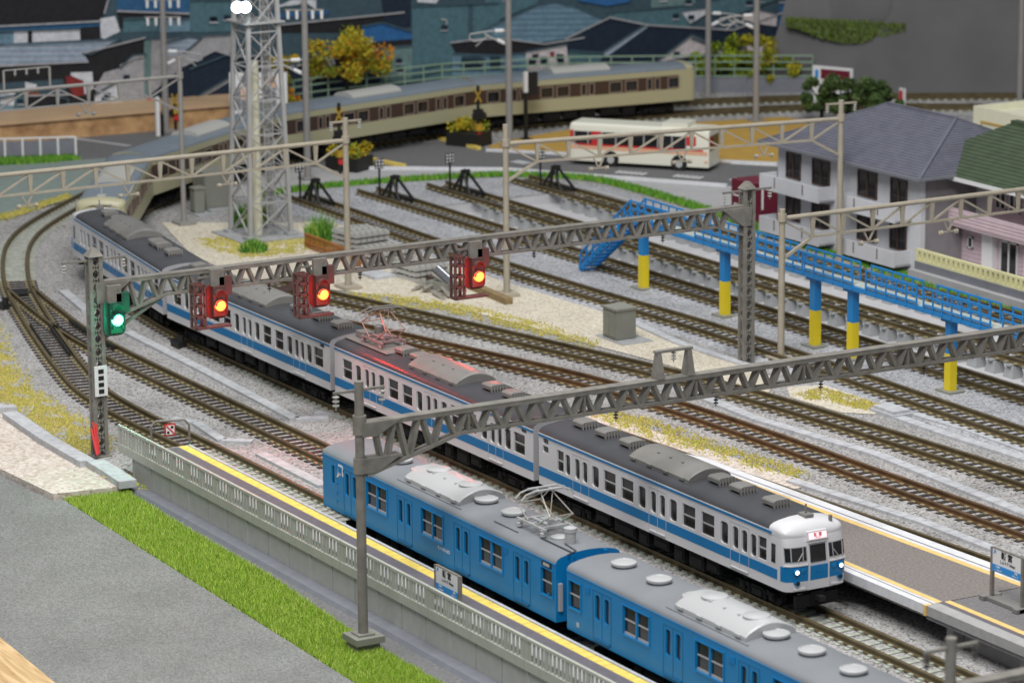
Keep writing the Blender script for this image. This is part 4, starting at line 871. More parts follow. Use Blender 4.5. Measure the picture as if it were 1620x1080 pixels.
# --- cream train on the far curve
J = [(-79.4, 14.75), (-93.25, 22.75), (-104.75, 38.1), (-109.4, 55.9), (-107.85, 73.9)]
def beige_car(i, label, front, back):
    a = Vector(J[i]); b = Vector(J[i+1]); d = (a-b); L = d.length-.5; rz = atan2(d.y, d.x); c = (a+b)/2+d.normalized()*L/2
    k = L/19.
    W = []
    for x in (-1.6, -6.2, -7.6, -12.2, -13.6, -17.4): W.append(('plain', x*k, 2.45, 1.0*k, .72, .08))
    for x in (-3.4, -4.1, -9.4, -10.1, -15.2, -15.9): W.append(('plain', x*k, 2.45, .34, .78, .06))
    s = dict(body='brown', endm='beige', gm='beige', roof='roofblue', gutter='beige', win=W, gang=not (front or back))
    t = car('train_carriage', label, 'train carriage', (c.x, c.y, 0), rz, L, s, 'cream and brown carriages')
    for sg in (-1, 1):
        mb = MB(); f = lambda z0, z1, e=.02: mb.box(-L, 0, min(sg*1.45, sg*(1.45+e)), max(sg*1.45, sg*(1.45+e)), z0, z1)
        f(1.05, 1.98); f(2.98, 3.37)
        mb.box(-.5, 0, min(sg*1.45, sg*1.47), max(sg*1.45, sg*1.47), 1.98, 2.98) if front else None
        mb.box(-L, -L+1.1, min(sg*1.45, sg*1.47), max(sg*1.45, sg*1.47), 1.98, 2.98) if back else None
        mb.build('cream_panel', 'beige', t)
        for (kk, x, z, w, h, r) in W:
            mb = MB(); y0, y1 = min(sg*1.45, sg*1.48), max(sg*1.45, sg*1.48)
            for (p, q, u, v) in ((x-w/2-.06, x+w/2+.06, z-h/2-.06, z-h/2), (x-w/2-.06, x+w/2+.06, z+h/2, z+h/2+.06), (x-w/2-.06, x-w/2, z-h/2, z+h/2), (x+w/2, x+w/2+.06, z-h/2, z+h/2)): mb.box(p, q, y0, y1, u, v)
            mb.build('window_frame', mat_bf, t)
    mb = MB(); n = 10; Lx = 4.6
    pr = [(-1., 0)]+[(-1+2*j/n, .12+.3*sin(pi*j/n)**.6) for j in range(n+1)]+[(1., 0)]; mb.loft([[(x, y, z) for y, z in pr] for x in (-L/2-Lx/2, -L/2+Lx/2)]); u = mb.build('air_conditioner', 'pale', t, smooth=35); u.location = (0, 0, 3.64)
    if front or back:
        for on, x, s in ((front, 0, 1), (back, -L, -1)):
            if not on: continue
            mb = MB(); pr = [(y, z) for y, z in ROOF]
            rings = []
            for e, k2, dz in ((-.5, 1, .012), (0, 1, .012), (.18, .96, -.04), (.32, .86, -.16), (.36, .75, -.34)): rings.append([(x+s*e, y*k2*1.008, z+dz) for y, z in pr])
            mb.loft(rings, close=False, cap=False); mb.build('cab_brow', 'beige', t, smooth=45)
            mb = MB(); mb.loft([[(x+s*e, y, z) for y, z in ((-1.45*k2, 1.05), (1.45*k2, 1.05), (1.45*k2, 3.3), (-1.45*k2, 3.3))] for e, k2 in ((0, 1), (.2, .97), (.34, .84))]); mb.build('cab_face', 'beige', t)
            for yy, w in ((-.85, .5), (0, .34), (.85, .5)): mb = MB(); mb.box(min(x+s*.34, x+s*.36), max(x+s*.34, x+s*.36), yy-w/2, yy+w/2, 2.2, 2.95); mb.build('cab_window', 'glass', t)
            if front:
                for yy in (-.2, .2): mb = MB(); mb.lathe((x+s*.33, yy, 3.15), [(.12, 0), (.12, .08)], 12, 'x'); mb.build('headlight', 'headlamp', t)
                mb = MB(); mb.tube((x-.6, 0, 3.75), (x-.6, 0, 4.4), .04); mb.cbox((x-.6, 0, 3.82), (.5, .5, .08)); mb.build('antenna', 'pale', t)
    return t
mat_bf = mat('window_trim_tan', (.3, .24, .19), .4, .4)
beige_car(0, 'cream and brown carriage nearest the white train', True, False)
beige_car(1, 'cream and brown carriage behind the floodlight tower', False, False)
beige_car(2, 'cream and brown carriage passing the level crossing', False, False)
beige_car(3, 'rearmost cream and brown carriage behind the bus', False, True)
# ------------------------------------------------------------------ gantries
def insul(mb, x, y, z, k=1., up=False):
    s = 1 if up else -1
    for i in range(3): mb.lathe((x, y, z+s*(.1+i*.16)*k), [(.04*k, -.06*k), (.13*k, -.02*k), (.13*k, .02*k), (.04*k, .06*k)], 10)
    mb.tube((x, y, z), (x, y, z+s*.6*k), .03*k, n=6)
IN = {}
def insulator(parent, x, y, z, m='insd', k=1.):
    key = (m, k)
    if key not in IN: mb = MB(); insul(mb, 0, 0, 0, k); IN[key] = mb.build('insulator', m, parent); IN[key].location = (x, y, z); return
    inst(IN[key], 'insulator', parent, (x, y, z))
def lattice_post(mb, x, y, z0, z1, w=.5, d=.42):
    for sx in (-1, 1):
        for sy in (-1, 1): mb.box(x+sx*d/2-.07, x+sx*d/2+.07, y+sy*w/2-.09, y+sy*w/2+.09, z0, z1)
    z = z0+.1; s = 1
    while z < z1-.5:
        for sx in (-1, 1): mb.bar((x+sx*d/2, y-s*w/2, z), (x+sx*d/2, y+s*w/2, z+.62), .08, .06, up=(1, 0, 0)); mb.bar((x+sx*d/2, y+s*w/2, z), (x+sx*d/2, y-s*w/2, z+.62), .08, .06, up=(1, 0, 0))
        for sy in (-1, 1): mb.bar((x-s*d/2, y+sy*w/2, z), (x+s*d/2, y+sy*w/2, z+.62), .06, .08)
        z += .62; s = -s
    mb.hexa([(x-.36, y-.38, z1), (x+.36, y-.38, z1), (x+.36, y+.38, z1), (x-.36, y+.38, z1)], [(x-.12, y-.1, z1+.38), (x+.12, y-.1, z1+.38), (x+.12, y+.1, z1+.38), (x-.12, y+.1, z1+.38)])
def truss(t, x, y0, y1, zt, zb, m, hang0, hang1, pitch=1.02, wx=.3):
    "box truss along y; the lower chord drops towards the posts"
    mb = MB()
    for sx in (-1, 1): mb.box(x+sx*wx/2-.09, x+sx*wx/2+.09, y0, y1, zt-.16, zt)
    mb.box(x-wx/2-.1, x+wx/2+.1, y0, y1, zt, zt+.04); mb.build('top_chord', m, t, True)
    def low(y):
        if y < y0+hang0[0]: return zb-(hang0[1])*(1-(y-y0)/hang0[0])
        if y > y1-hang1[0]: return zb-(hang1[1])*(1-(y1-y)/hang1[0])
        return zb
    mb = MB(); ys = [y0, y0+hang0[0], y1-hang1[0], y1]
    for a, b in zip(ys, ys[1:]):
        for sx in (-1, 1): mb.bar((x+sx*wx/2, a, low(a)), (x+sx*wx/2, b, low(b)), .16, .13)
    mb.build('bottom_chord', m, t, True)
    mb = MB(); y = y0+.3; i = 0
    while y+pitch < y1-.1:
        mb.bar((x, y+.1, zt-.14), (x, y+pitch/2-.08, low(y+pitch/2)+.04), .13, wx+.1, up=(1, 0, 0)); mb.bar((x, y+pitch/2+.08, low(y+pitch/2)+.04), (x, y+pitch-.1, zt-.14), .13, wx+.1, up=(1, 0, 0))
        if i % 5 == 4: mb.bar((x, y, zt-.14), (x, y, low(y)), .1, wx+.08, up=(1, 0, 0))
        y += pitch; i += 1
    mb.build('lattice', m, t, True)
def crossarm(t, x, y, z, L, m, im='ins', k=1.):
    L2 = L
    mb = MB(); mb.bar((x, y-L2, z), (x, y+L2, z), .12, .1); mb.build('crossarm', m, t, True)
    for s in (-1, 1): insulator(t, x-t.location.x, y+s*(L2-.1)-t.location.y, z-.05-t.location.z, im, k)
t = thing('signal_gantry', 'grey lattice gantry carrying one green and three red signals', 'gantry', (-39.1, -2.75, Z0))
X = -39.1
for y in (-2.75, 33.75): mb = MB(); lattice_post(mb, X, y, Z0, 9.2 if y < 0 else 8.8); mb.build('lattice_post', 'gantry', t, True)
truss(t, X, -2.4, 33.5, 7.95, 7.0, 'gantry', (3.2, 1.0), (1.8, .6))
for y, s, zt in ((-2.4, 1, 7.95), (33.45, -1, 7.9)): mb = MB(); mb.hexa([(X-.3, y-s*.35, zt-1.0), (X+.3, y-s*.35, zt-1.0), (X+.3, y+s*.1, zt-1.0), (X-.3, y+s*.1, zt-1.0)][::s], [(X-.34, y-s*.4, zt-.02), (X+.34, y-s*.4, zt-.02), (X+.34, y+s*1.4, zt-.02), (X-.34, y+s*1.4, zt-.02)][::s]); mb.build('bracket', 'gantry', t, True)
mb = MB(); mb.bar((X, -2.4, 5.2), (X, .9, 7.0), .16, .14); mb.build('brace', 'gantry', t, True)
crossarm(t, X, -2.75, 9.0, 1.6, 'gantry', 'ins', .9); crossarm(t, X, 33.75, 8.7, 1.5, 'gantry', 'ins', .9)
for y in (6.3, 11.2, 21.0, 28.6, 1.4): insulator(t, 0, y+2.75, 6.95-Z0, 'insd', .8)
mb = MB(); mb.box(X-.42, X+.42, -3.2, -2.3, Z0-.02, Z0+.06); mb.build('foot_plate', 'gantry', t, True)
mb = MB(); mb.box(X+.34, X+.4, -3.05, -2.42, 2.55, 4.0); mb.build('number_plate', 'white', t, True)
mb = MB()
for i in range(4): z = 2.68+i*.32; mb.box(X+.4, X+.42, -2.87, -2.6, z, z+.2)
mb.build('number_plate_characters', 'black', t, True)
# signals
def signal(label, y, z, green=False):
    t = thing('railway_signal', label, 'signal', (X+.5, y, z-.9), 0, 'colour light signals on the lattice gantry')
    if not green:
        mb = MB(); yc = -1.0; w = .5; h0, h1 = -.15, 1.95
        for a in (-1, 1):
            for b in (-1, 1): mb.box(b*.22-.05, b*.22+.05, yc+a*w/2-.06, yc+a*w/2+.06, h0, h1)
        for zz in (h0, .4, .95, 1.5, h1):
            for b in (-1, 1): mb.box(b*.22-.05, b*.22+.05, yc-w/2, yc+w/2, zz-.06, zz+.06)
            for a in (-1, 1): mb.box(-.22, .22, yc+a*w/2-.05, yc+a*w/2+.05, zz-.05, zz+.05)
        mb.box(-.2, .3, yc-.2, .6, h0-.05, h0+.05); mb.build('signal_cage', 'sigbox', t)
    mb = MB(); pts = rr(1.1, 1.7, .3, 4); mb.hexa([(-.06, p[0]+.0, p[1]+1.05) for p in pts][::-1], [(.02, p[0], p[1]+1.05) for p in pts][::-1]); mb.build('backboard', 'siggreen' if green else 'sigred', t)
    mb = MB(); mb.box(.02, .25, -.3, .3, .35, 1.8); mb.box(-.2, .1, .1, .75, 1.3, 2.2); mb.build('lamp_housing', 'siggreen' if green else 'sigbox', t)
    for zz in ((1.05, 1.5, .6) if green else (.9, 1.4)):
        mb = MB()
        for i in range(9): a = pi*i/9; a2 = pi*(i+1)/9; mb.hexa([(.25, .24*cos(a), zz+.24*sin(a)), (.25, .27*cos(a), zz+.27*sin(a)), (.25, .27*cos(a2), zz+.27*sin(a2)), (.25, .24*cos(a2), zz+.24*sin(a2))], [(.5, .24*cos(a), zz+.24*sin(a)), (.5, .27*cos(a), zz+.27*sin(a)), (.5, .27*cos(a2), zz+.27*sin(a2)), (.5, .24*cos(a2), zz+.24*sin(a2))])
        mb.build('hood', 'siggreen' if green else 'sigbox', t)
    mb = MB(); zl = 1.0 if green else .9; mb.lathe((.3, 0, zl), [(.26, 0), (.27, .1), (.2, .2), (.07, .26)], 24, 'x'); mb.build('lit_lamp', 'greenled' if green else 'redled', t, smooth=60)
    mb = MB(); mb.box(-.1, .1, -.35, .35, 1.8, 2.6); mb.bar((-.3, -.9, 2.2), (-.3, .5, 2.2), .1); mb.build('hanger', 'gantry', t)
    l = bpy.data.lights.new('signal_glow', 'SPOT'); l.energy = 600 if green else 750; l.color = (.0, 1, .55) if green else (1, .03, .02); l.shadow_soft_size = .15; l.spot_size = radians(125); l.spot_blend = .8
    o = bpy.data.objects.new('signal_glow', l); col.objects.link(o); o.parent = t; o.location = (.62, 0, zl); o.rotation_euler = (Vector((1, -.25, -.62))).to_track_quat('-Z', 'Y').to_euler()
    l = bpy.data.lights.new('signal_halo', 'POINT'); l.energy = 70 if green else 60; l.color = (.0, 1, .55) if green else (1, .03, .02); l.shadow_soft_size = .2; o = bpy.data.objects.new('signal_halo', l); col.objects.link(o); o.parent = t; o.location = (.75, 0, zl)
signal('lit green signal at the left end of the lattice gantry', -2.0, 6.1, True)
signal('lit red signal in front of the third white carriage, left of three', 3.3, 6.3)
signal('lit red signal over the dark carriage roof, middle of three', 8.75, 6.22)
signal('lit red signal above the cream sand, right of three', 17.35, 6.15)
mb = MB()
for i in range(3): mb.bar((-38.4+i*.1, -3.1-i*.1, Z0+.3), (-39.0+i*.05, -3.0-i*.12, 1.6-i*.3), .09, .09)
tag(mb.build('red_stakes', 'red'), 'leaning red rods at the foot of the left lattice mast', 'rods')
# front gantry
X = -7.05
t = thing('catenary_gantry', 'big grey lattice gantry on a round pole in front, crossing both trains', 'gantry', (X, -5.4, -.3))
mb = MB(); mb.tube((X, -5.4, -.3), (X, -5.4, 10.1), .2, .18, 20); mb.tube((X, -5.4, 8.0), (X, -5.4, 8.75), .27, n=20); mb.tube((X, -5.4, 6.45), (X, -5.4, 7.05), .27, n=20); mb.build('round_pole', 'gantry', t, True, smooth=40)
mb = MB(); mb.box(X-.45, X+.45, -5.9, -4.9, -.85, -.34); mb.box(X-.62, X+.62, -6.0, -4.75, -.34, -.08); mb.box(X-.35, X+.35, -5.75, -5.05, -.08, .0); mb.build('pole_base', 'cabinet', t, True)
truss(t, X, -5.2, 36.5, 8.45, 7.5, 'gantry', (4.2, 1.15), (4, 1.1), pitch=1.06)
for zt, zb in ((8.47, 7.9), (7.05, 6.45)): mb = MB(); mb.hexa([(X-.26, -5.4, zb), (X+.26, -5.4, zb), (X+.26, -4.75, zb), (X-.26, -4.75, zb)], [(X-.3, -5.4, zt), (X+.3, -5.4, zt), (X+.3, -3.7, zt), (X-.3, -3.7, zt)]); mb.build('bracket', 'gantry', t, True)
mb = MB(); mb.tube((X, 36.6, Z0), (X, 36.6, 10.1), .2, .18, 16); mb.build('round_pole', 'gantry', t, True)
crossarm(t, X, -5.4, 9.75, 1.1, 'gantry', 'ins', 1.05)
for y in (1.2, 6.2, 11.0, 16.2, 21.5, 27): insulator(t, 0, y+5.4, 7.45+.3, 'insd', .8)
mb = MB()
for yy in (8.2, 9.65): mb.hexa([(X-.28, yy-.17, 8.5), (X+.28, yy-.17, 8.5), (X+.28, yy+.17, 8.5), (X-.28, yy+.17, 8.5)], [(X-.12, yy-.09, 9.55), (X+.12, yy-.09, 9.55), (X+.12, yy+.09, 9.55), (X-.12, yy+.09, 9.55)])
mb.bar((X, 8.05, 9.6), (X, 9.8, 9.6), .26, .1); mb.build('insulator_frame', 'gantry', t, True); insulator(t, 0, 8.95+5.4, 9.55+.3, 'ins', .8)
# lower right gantry, nearest the camera
q = at(1505, 1008, 9.3); X6 = q.x; Y6 = q.y
t = thing('catenary_gantry', 'grey round pole with crossarm and beam cut by the bottom right edge', 'gantry', (X6, Y6, -.3))
mb = MB(); mb.tube((X6, Y6, -.3), (X6, Y6, 9.3), .2, .17, 18); mb.build('round_pole', 'gantry', t, True, smooth=40)
crossarm(t, X6, Y6, 8.98, 1.0, 'gantry', 'insd', .9); truss(t, X6, Y6+.2, Y6+34, 7.75, 6.95, 'gantry', (4, 1), (4, 1))
mb = MB(); mb.tube((X6, Y6+34.1, Z0), (X6, Y6+34.1, 9.3), .2, .17, 14); mb.build('round_pole', 'gantry', t, True)
# beige light gantries
def light_gantry(label, x, ya, yb, z_t, poles, m='gantry2', top=1.0, V=(), slope=0., up=(), k=1.):
    t = thing('catenary_gantry', label, 'gantry', (x, ya, Z0), 0, 'slender catenary gantries')
    for y in poles:
        mb = MB(); mb.tube((x, y, Z0), (x, y, z_t+top), .19*k, .16*k, 14); mb.tube((x, y, z_t-.15), (x, y, z_t+.25), .24*k, n=12); mb.box(x-.7, x+.7, y-.55, y+.55, Z0, Z0+.22); mb.build('round_pole', m, t, True, smooth=40)
    mb = MB(); d = 1.15; sd = 2.2
    mb.tube((x, ya, z_t), (x, yb, z_t), .13*k, n=8); n = max(3, int((yb-ya)/1.9)); st = (yb-ya)/n
    y0, y1 = ya+st, yb-st
    mb.bar((x, y0, z_t-d), (x, y1, z_t-d), .12*k, .12*k); mb.bar((x, ya, z_t-d*1.9), (x, y0, z_t-d), .16*k, .14*k); mb.bar((x, yb, z_t-d*1.9), (x, y1, z_t-d), .16*k, .14*k); mb.build('truss_beam', m, t, True)
    mb = MB()
    for i in range(n+1):
        y = ya+i*st
        if 0 < i < n: mb.hexa([(x-.06, y-.07, z_t-d), (x+.06, y-.07, z_t-d), (x+.06, y+.07, z_t-d), (x-.06, y+.07, z_t-d)], [(x-.08, y-.14, z_t-.1), (x+.08, y-.14, z_t-.1), (x+.08, y+.14, z_t-.1), (x-.08, y+.14, z_t-.1)])
        if i < n: 
            a, b = (z_t-.1, z_t-d) if (i % 6) < 3 else (z_t-d, z_t-.1)
            if i == 0: a = z_t-.1; b = z_t-d
            if i == n-1: a = z_t-d; b = z_t-.1
            mb.bar((x, y, a), (x, y+st, b), .1*k, .1*k)
    for y in V: mb.bar((x, y-.35, z_t-d), (x, y, z_t-d-.65), .08, .08); mb.bar((x, y+.35, z_t-d), (x, y, z_t-d-.65), .08, .08); mb.bar((x, y-.55, z_t-d-.65), (x, y+.55, z_t-d-.65), .07, .07)
    mb.build('web_members', m, t, True)
    for y in V:
        for s in (-1, 1): mb = MB(); mb.lathe((x, y+s*.5, z_t-d-.68), [(.05, -.12), (.14, -.08), (.1, 0), (.14, .08), (.05, .12)], 10, 'y'); mb.build('insulator', m, t, True)
    for y in poles:
        if y in up: crossarm(t, x, y, z_t+top-.2, 1.0, m, 'pale', .9)
    return t
t = light_gantry('beige truss gantry across the middle of the depot yard', -60, 31.3, 52.4, 8.35, (31.3, 52.4), top=1.1, V=(37, 42.2, 47.4), up=(52.4,)); t.rotation_euler = (0, 0, -.142)
q = at(551, 456); x4 = q.x; zt4 = at(549, 222, x4, 0).z
light_gantry('beige truss gantry running to the left edge in front of the tower', x4, q.y-27, q.y, zt4, (q.y,), top=1.3, V=(q.y-19.5, q.y-13.5, q.y-7.5), up=(q.y,))
light_gantry('beige truss gantry above the blue walkway at the right', -38.45, 35.5, 58.5, 7.15, (35.5,), top=.5, V=(41, 46.2, 52))
t = light_gantry('grey truss gantry at the upper left before the printed backdrop', -89.3, 4, 24.6, 9.0, (24.6,), m='gantry3', top=1.2, V=(18.2,), k=.9)
mb = MB(); a = 12.9; b = 15.9
for y in (a, b): mb.bar((-89.3, y, 9.0), (-89.3, y, 10.3), .12, .12)
mb.bar((-89.3, a, 10.3), (-89.3, b, 10.3), .08, .08); mb.build('insulator_frame', 'gantry3', t, True)
for i in range(3): insulator(t, 0, a+.75+i*.75-4, 10.3-Z0, 'pale', .7)
# background catenary poles
def cpole(px, base, topz, label, arm=1, arms=(), az=None, k=1.):
    q = at(px, base); t = thing('catenary_pole', label, 'pole', (q.x, q.y, Z0), 0, 'round catenary poles at the back')
    mb = MB(); mb.tube((q.x, q.y, Z0), (q.x, q.y, topz), .24*k, .2*k, 14); mb.box(q.x-.5, q.x+.5, q.y-.5, q.y+.5, Z0, Z0+.2); mb.build('round_pole', 'gantry3', t, True, smooth=40)
    if az:
        e = _r0*arm; P0 = Vector((q.x, q.y, 0)); mb = MB()
        V = lambda d, z: (P0.x+e.x*d, P0.y+e.y*d, z)
        mb.path([V(0, az), V(1.4, az-.05), V(2.7, az-.25), V(2.75, az-.6), V(2.4, az-.75), V(1.6, az-.6)], .06, 6); mb.path([V(0, az-1.1), V(1.5, az-.35), V(1.7, az-.2)], .07, 6); mb.tube(V(1.4, az-.3), V(2.3, az-1.1), .05, n=6)
        mb.build('cantilever_arm', 'tower', t, True)
        mb = MB(); mb.tube(V(.35, az-.01), V(.95, az-.03), .13, n=8); mb.tube(V(.3, az-.9), V(.8, az-.65), .13, n=8); mb.build('insulator', 'white', t, True)
    for z in arms:
        e = _r0; P0 = Vector((q.x, q.y, 0)); mb = MB(); mb.bar((P0-e*1.3)+Vector((0, 0, z)), (P0+e*1.3)+Vector((0, 0, z)), .1, .1); mb.build('crossarm', 'gantry3', t, True)
        for d in (-1.1, -.5, .55, 1.15): mb = MB(); c = P0+e*d; mb.tube((c.x, c.y, z-.05), (c.x, c.y, z-.6), .12, .1, 8); mb.build('insulator', 'white', t, True)
    return t
def pz(px, base, py):
    "height seen at pixel row py above the foot (px, base)"
    q = at(px, base); d = (q-CP).length; return Z0+(base-py)/(CF/d)/cos(CPIT)
cpole(263, 209, pz(263, 209, -20), 'tall grey pole with crossarms beside the wooden ledge', 1, (pz(263, 209, 5), pz(263, 209, 32)), pz(263, 209, 84))
cpole(487, 284, pz(487, 284, 8), 'grey pole right of the floodlight tower before the autumn tree', -1, (pz(487, 284, 22),), pz(487, 284, 98))
cpole(652, 160, pz(652, 160, -40), 'grey pole behind the cream train near the autumn tree', 1, (), pz(652, 160, 30))
cpole(806, 234, pz(806, 234, -40), 'tall grey pole in front of the cream train at centre', -1, (), pz(806, 234, 52))
cpole(1120, 153, pz(1120, 153, -40), 'grey pole just past the rear end of the cream train', 1, (), pz(1120, 153, 24))
cpole(1196, 193, pz(1196, 193, -40), 'tall grey pole before the green fence', -1, (), pz(1196, 193, 28))
cpole(1613, 167, pz(1613, 167, -40), 'grey pole at the right edge before the grey embankment', 1, (), None)
# ------------------------------------------------------------------ floodlight tower
q = at(365, 370); B0 = Vector((q.x, q.y, 0)); s0, s1, zt = 2.8, 1.75, 17.5
t = thing('floodlight_tower', 'silver grey lattice tower with glaring floodlights and ladder', 'tower', (B0.x, B0.y, Z0))
def corner(i, z):
    f = (z-Z0)/(zt-Z0); s = s0+(s1-s0)*f; c = B0+Vector((s0/2, s0/2, 0)); a = ((-1, -1), (1, -1), (1, 1), (-1, 1))[i % 4]; return c+Vector((a[0]*s/2, a[1]*s/2, z))
for i in range(4): mb = MB(); mb.bar(corner(i, Z0+.15), corner(i, zt), .24, .24); mb.build('leg', 'tower', t, True)
for i in range(4):
    mb = MB(); z = Z0+.2; k = 0
    while z < zt-1:
        mb.bar(corner(i, z), corner(i+1, z+2.1), .1, .07); mb.bar(corner(i+1, z), corner(i, z+2.1), .1, .07); mb.bar(corner(i, z+2.1), corner(i+1, z+2.1), .09, .09); z += 2.1
    mb.build('bracing', 'tower', t, True)
c = B0+Vector((s0/2, s0/2, 0))
mb = MB(); mb.tube((c.x, c.y-.2, Z0), (c.x, c.y-.2, 10.5), .32, .28, 16); mb.build('cable_duct', 'cream', t, True, smooth=40)
mb = MB()
for s in (-1, 1): mb.bar((c.x+.9, c.y+.35+s*.28, Z0+.1), (c.x+.55, c.y+.25+s*.28, zt), .09, .09)
z = 0
while z < zt-.5: f = z/zt; mb.bar((c.x+.9-.35*f, c.y+.35-.1*f-.28, z), (c.x+.9-.35*f, c.y+.35-.1*f+.28, z), .06, .06); z += .42
mb.build('ladder', 'tower', t, True)
mb = MB(); mb.box(c.x-1.35, c.x+1.35, c.y-1.35, c.y+1.35, 12.9, 13.0); mb.build('balcony', 'tower', t, True)
mb = MB(); mb.box(B0.x-.9, B0.x+s0+.9, B0.y-.9, B0.y+s0+.9, Z0, Z0+.14)
for i in range(4): k = corner(i, Z0); mb.box(k.x-.35, k.x+.35, k.y-.35, k.y+.35, Z0, Z0+.3)
mb.build('foundation', 'concrete', t, True)
fz = 13.75
for px, py in ((375, 12), (388, 12)):
    e = at(px, py, c.x+1.5, 0); mb = MB(); n = _fw*-1; n = Vector((n.x, n.y, 0)).normalized()
    mb.tube(e-n*.5, e, .22, .38, 18); mb.build('floodlight', 'tower', t, True); mb = MB(); mb.tube(e, e+n*.1, .33, .3, 18); mb.build('floodlight_lens', 'flood', t, True)
l = bpy.data.lights.new('floodlight_glow', 'POINT'); l.energy = 90; l.color = (.8, .93, 1); l.shadow_soft_size = .3
lo = bpy.data.objects.new('floodlight_glow', l); col.objects.link(lo); lo.parent = t; e = at(383, 12, c.x+2.3, 0)-Vector(t.location); lo.location = e
# ------------------------------------------------------------------ blue inspection walkway
t = thing('inspection_walkway', 'long sky blue raised walkway on blue and yellow pillars', 'walkway', (-57.5, 38.9, Z0))
YB = 38.9; zd = 3.7; wx = 1.0
mb = MB(); mb.box(-58.2, 10, YB-wx/2, YB+wx/2, zd-.3, zd-.04); mb.build('deck_beam', 'brblue', t, True)
mb = MB(); mb.box(-58.1, 10, YB-wx/2+.1, YB+wx/2-.1, zd-.04, zd+.01); mb.build('deck', 'deck', t, True)
def railing(x0, x1, y, z, m=None):
    mb = MB(); n = max(1, round((x1-x0)/.84)); st = (x1-x0)/n
    for zz in (z+.12, z+.55, z+.98): mb.box(x0, x1, y-.035, y+.035, zz-.045, zz+.045)
    for i in range(n+1): mb.box(x0+i*st-.045, x0+i*st+.045, y-.03, y+.03, z-.2, z+1.02)
    return mb
PN = [(-58.1, -54.2), (-51.3, -46.2), (-45.2, -40.8), (-40.6, -36.2), (-35.0, -30.6), (-30.0, -24.5), (-23.5, -18), (-17, -11), (-10, -4), (-3, 4)]
PB = [(-58.1, -53.1), (-52.2, -47.6), (-47.3, -42.6), (-41.8, -36.9), (-35.9, -31.4), (-30.2, -25.), (-24, -18.5), (-17.5, -11.5), (-10.5, -4.5), (-3.5, 4)]
for a, b in PN: railing(a, b, YB-wx/2, zd).build('railing', 'brblue', t, True)
for a, b in PB: railing(a, b, YB+wx/2, zd).build('railing', 'brblue', t, True)
pil = None
for px in (-57.5, -49.0, -40.25, -36.8, -28.3, -20, -12, -4):
    loc = (px+57.5, 0, 0)
    if pil is None:
        mb = MB(); mb.box(-.24, .24, -.21, .21, 2.0, zd-.3-Z0, 0); mb.box(-.5, .5, -.3, .3, zd-.5-Z0, zd-.3-Z0, 0); mb.box(-.245, .245, -.215, .215, .12, 2.0, 1); mb.box(-.6, .6, -.5, .5, 0, .12, 2)
        pil = mb.build('pillar', ['brblue', 'bryel', 'cabinet'], t); pil.location = loc
    else: inst(pil, 'pillar', t, loc)
# stairs going down to the left
sx0, sx1 = -58.1, -63.7
mb = MB()
for y in (YB-wx/2, YB+wx/2-.08):
    mb.hexa([(sx0, y, zd-.35), (sx1, y, Z0), (sx1, y+.08, Z0), (sx0, y+.08, zd-.35)], [(sx0, y, zd), (sx1-.3, y, Z0+.25), (sx1-.3, y+.08, Z0+.25), (sx0, y+.08, zd)])
n = 14
for i in range(n): f = (i+.5)/n; mb.box(sx0+(sx1-sx0)*f-.16, sx0+(sx1-sx0)*f+.16, YB-wx/2, YB+wx/2, zd+(Z0-zd)*f-.04, zd+(Z0-zd)*f+.02)
for y in (YB-wx/2, YB+wx/2):
    for h in (.5, 1.0): mb.bar((sx0, y, zd+h), (sx1, y, Z0+h+.1), .08, .1)
    for i in range(9): f = i/8; mb.box(sx0+(sx1-sx0)*f-.04, sx0+(sx1-sx0)*f+.04, y-.05, y+.05, zd+(Z0-zd)*f, zd+(Z0-zd)*f+1.05)
mb.build('stairway', 'brblue', t, True)
# ------------------------------------------------------------------ buffer stops
def buffer_(label, x, y, rz=0):
    t = thing('buffer_stop', label, 'buffer stop', (x, y, 0), rz, 'black buffer stops')
    mb = MB()
    for s in (-1, 1): mb.bar((-.9, s*.72, -.05), (.05, s*.22, 1.5), .2, .2); mb.bar((2.2, s*.72, -.05), (.15, s*.22, 1.5), .18, .18)
    mb.bar((.1, -.42, 1.55), (.1, .42, 1.55), .3, .34); mb.bar((.1, -.6, 0), (.1, -.25, 1.5), .24, .22); mb.tube((.1, -.1, 1.6), (.4, -.1, 1.6), .22); mb.bar((-1.3, -.7, -.1), (2.2, -.7, -.1), .3, .14); mb.bar((-1.3, .7, -.1), (2.2, .7, -.1), .3, .14)
    mb.build('frame', 'black', t)
    mb = MB(); mb.bar((-.9, -1.0, Z0), (-.9, -1.0, 2.3), .14, .14); mb.box(-.98, -.88, -1.42, -.55, 2.2, 3.0)
    for a in (-.17, .16): mb.box(-.88, -.84, -1+a-.04, -1+a+.08, 2.2, 3.0); 
    for c in (2.42, 2.7): mb.box(-.88, -.84, -1.4, -.57, c, c+.1)
    mb.build('marker_post', 'black', t)
    mb = MB(); mb.box(-.88, -.86, -1.36, -.61, 2.26, 2.94)
    mb.build('marker_face', 'white', t); t.scale = (.74, .74, .8)
buffer_('black buffer stop at the left end of the first depot track', -90.6, 34.5)
buffer_('black buffer stop on the second depot track, below the level crossing', -88.9, 39.4)
buffer_('black buffer stop on the nearer pit track', -88.3, 44.3)
buffer_('black buffer stop beside the beige gantry pole on the farther pit track', -86.5, 50.1)
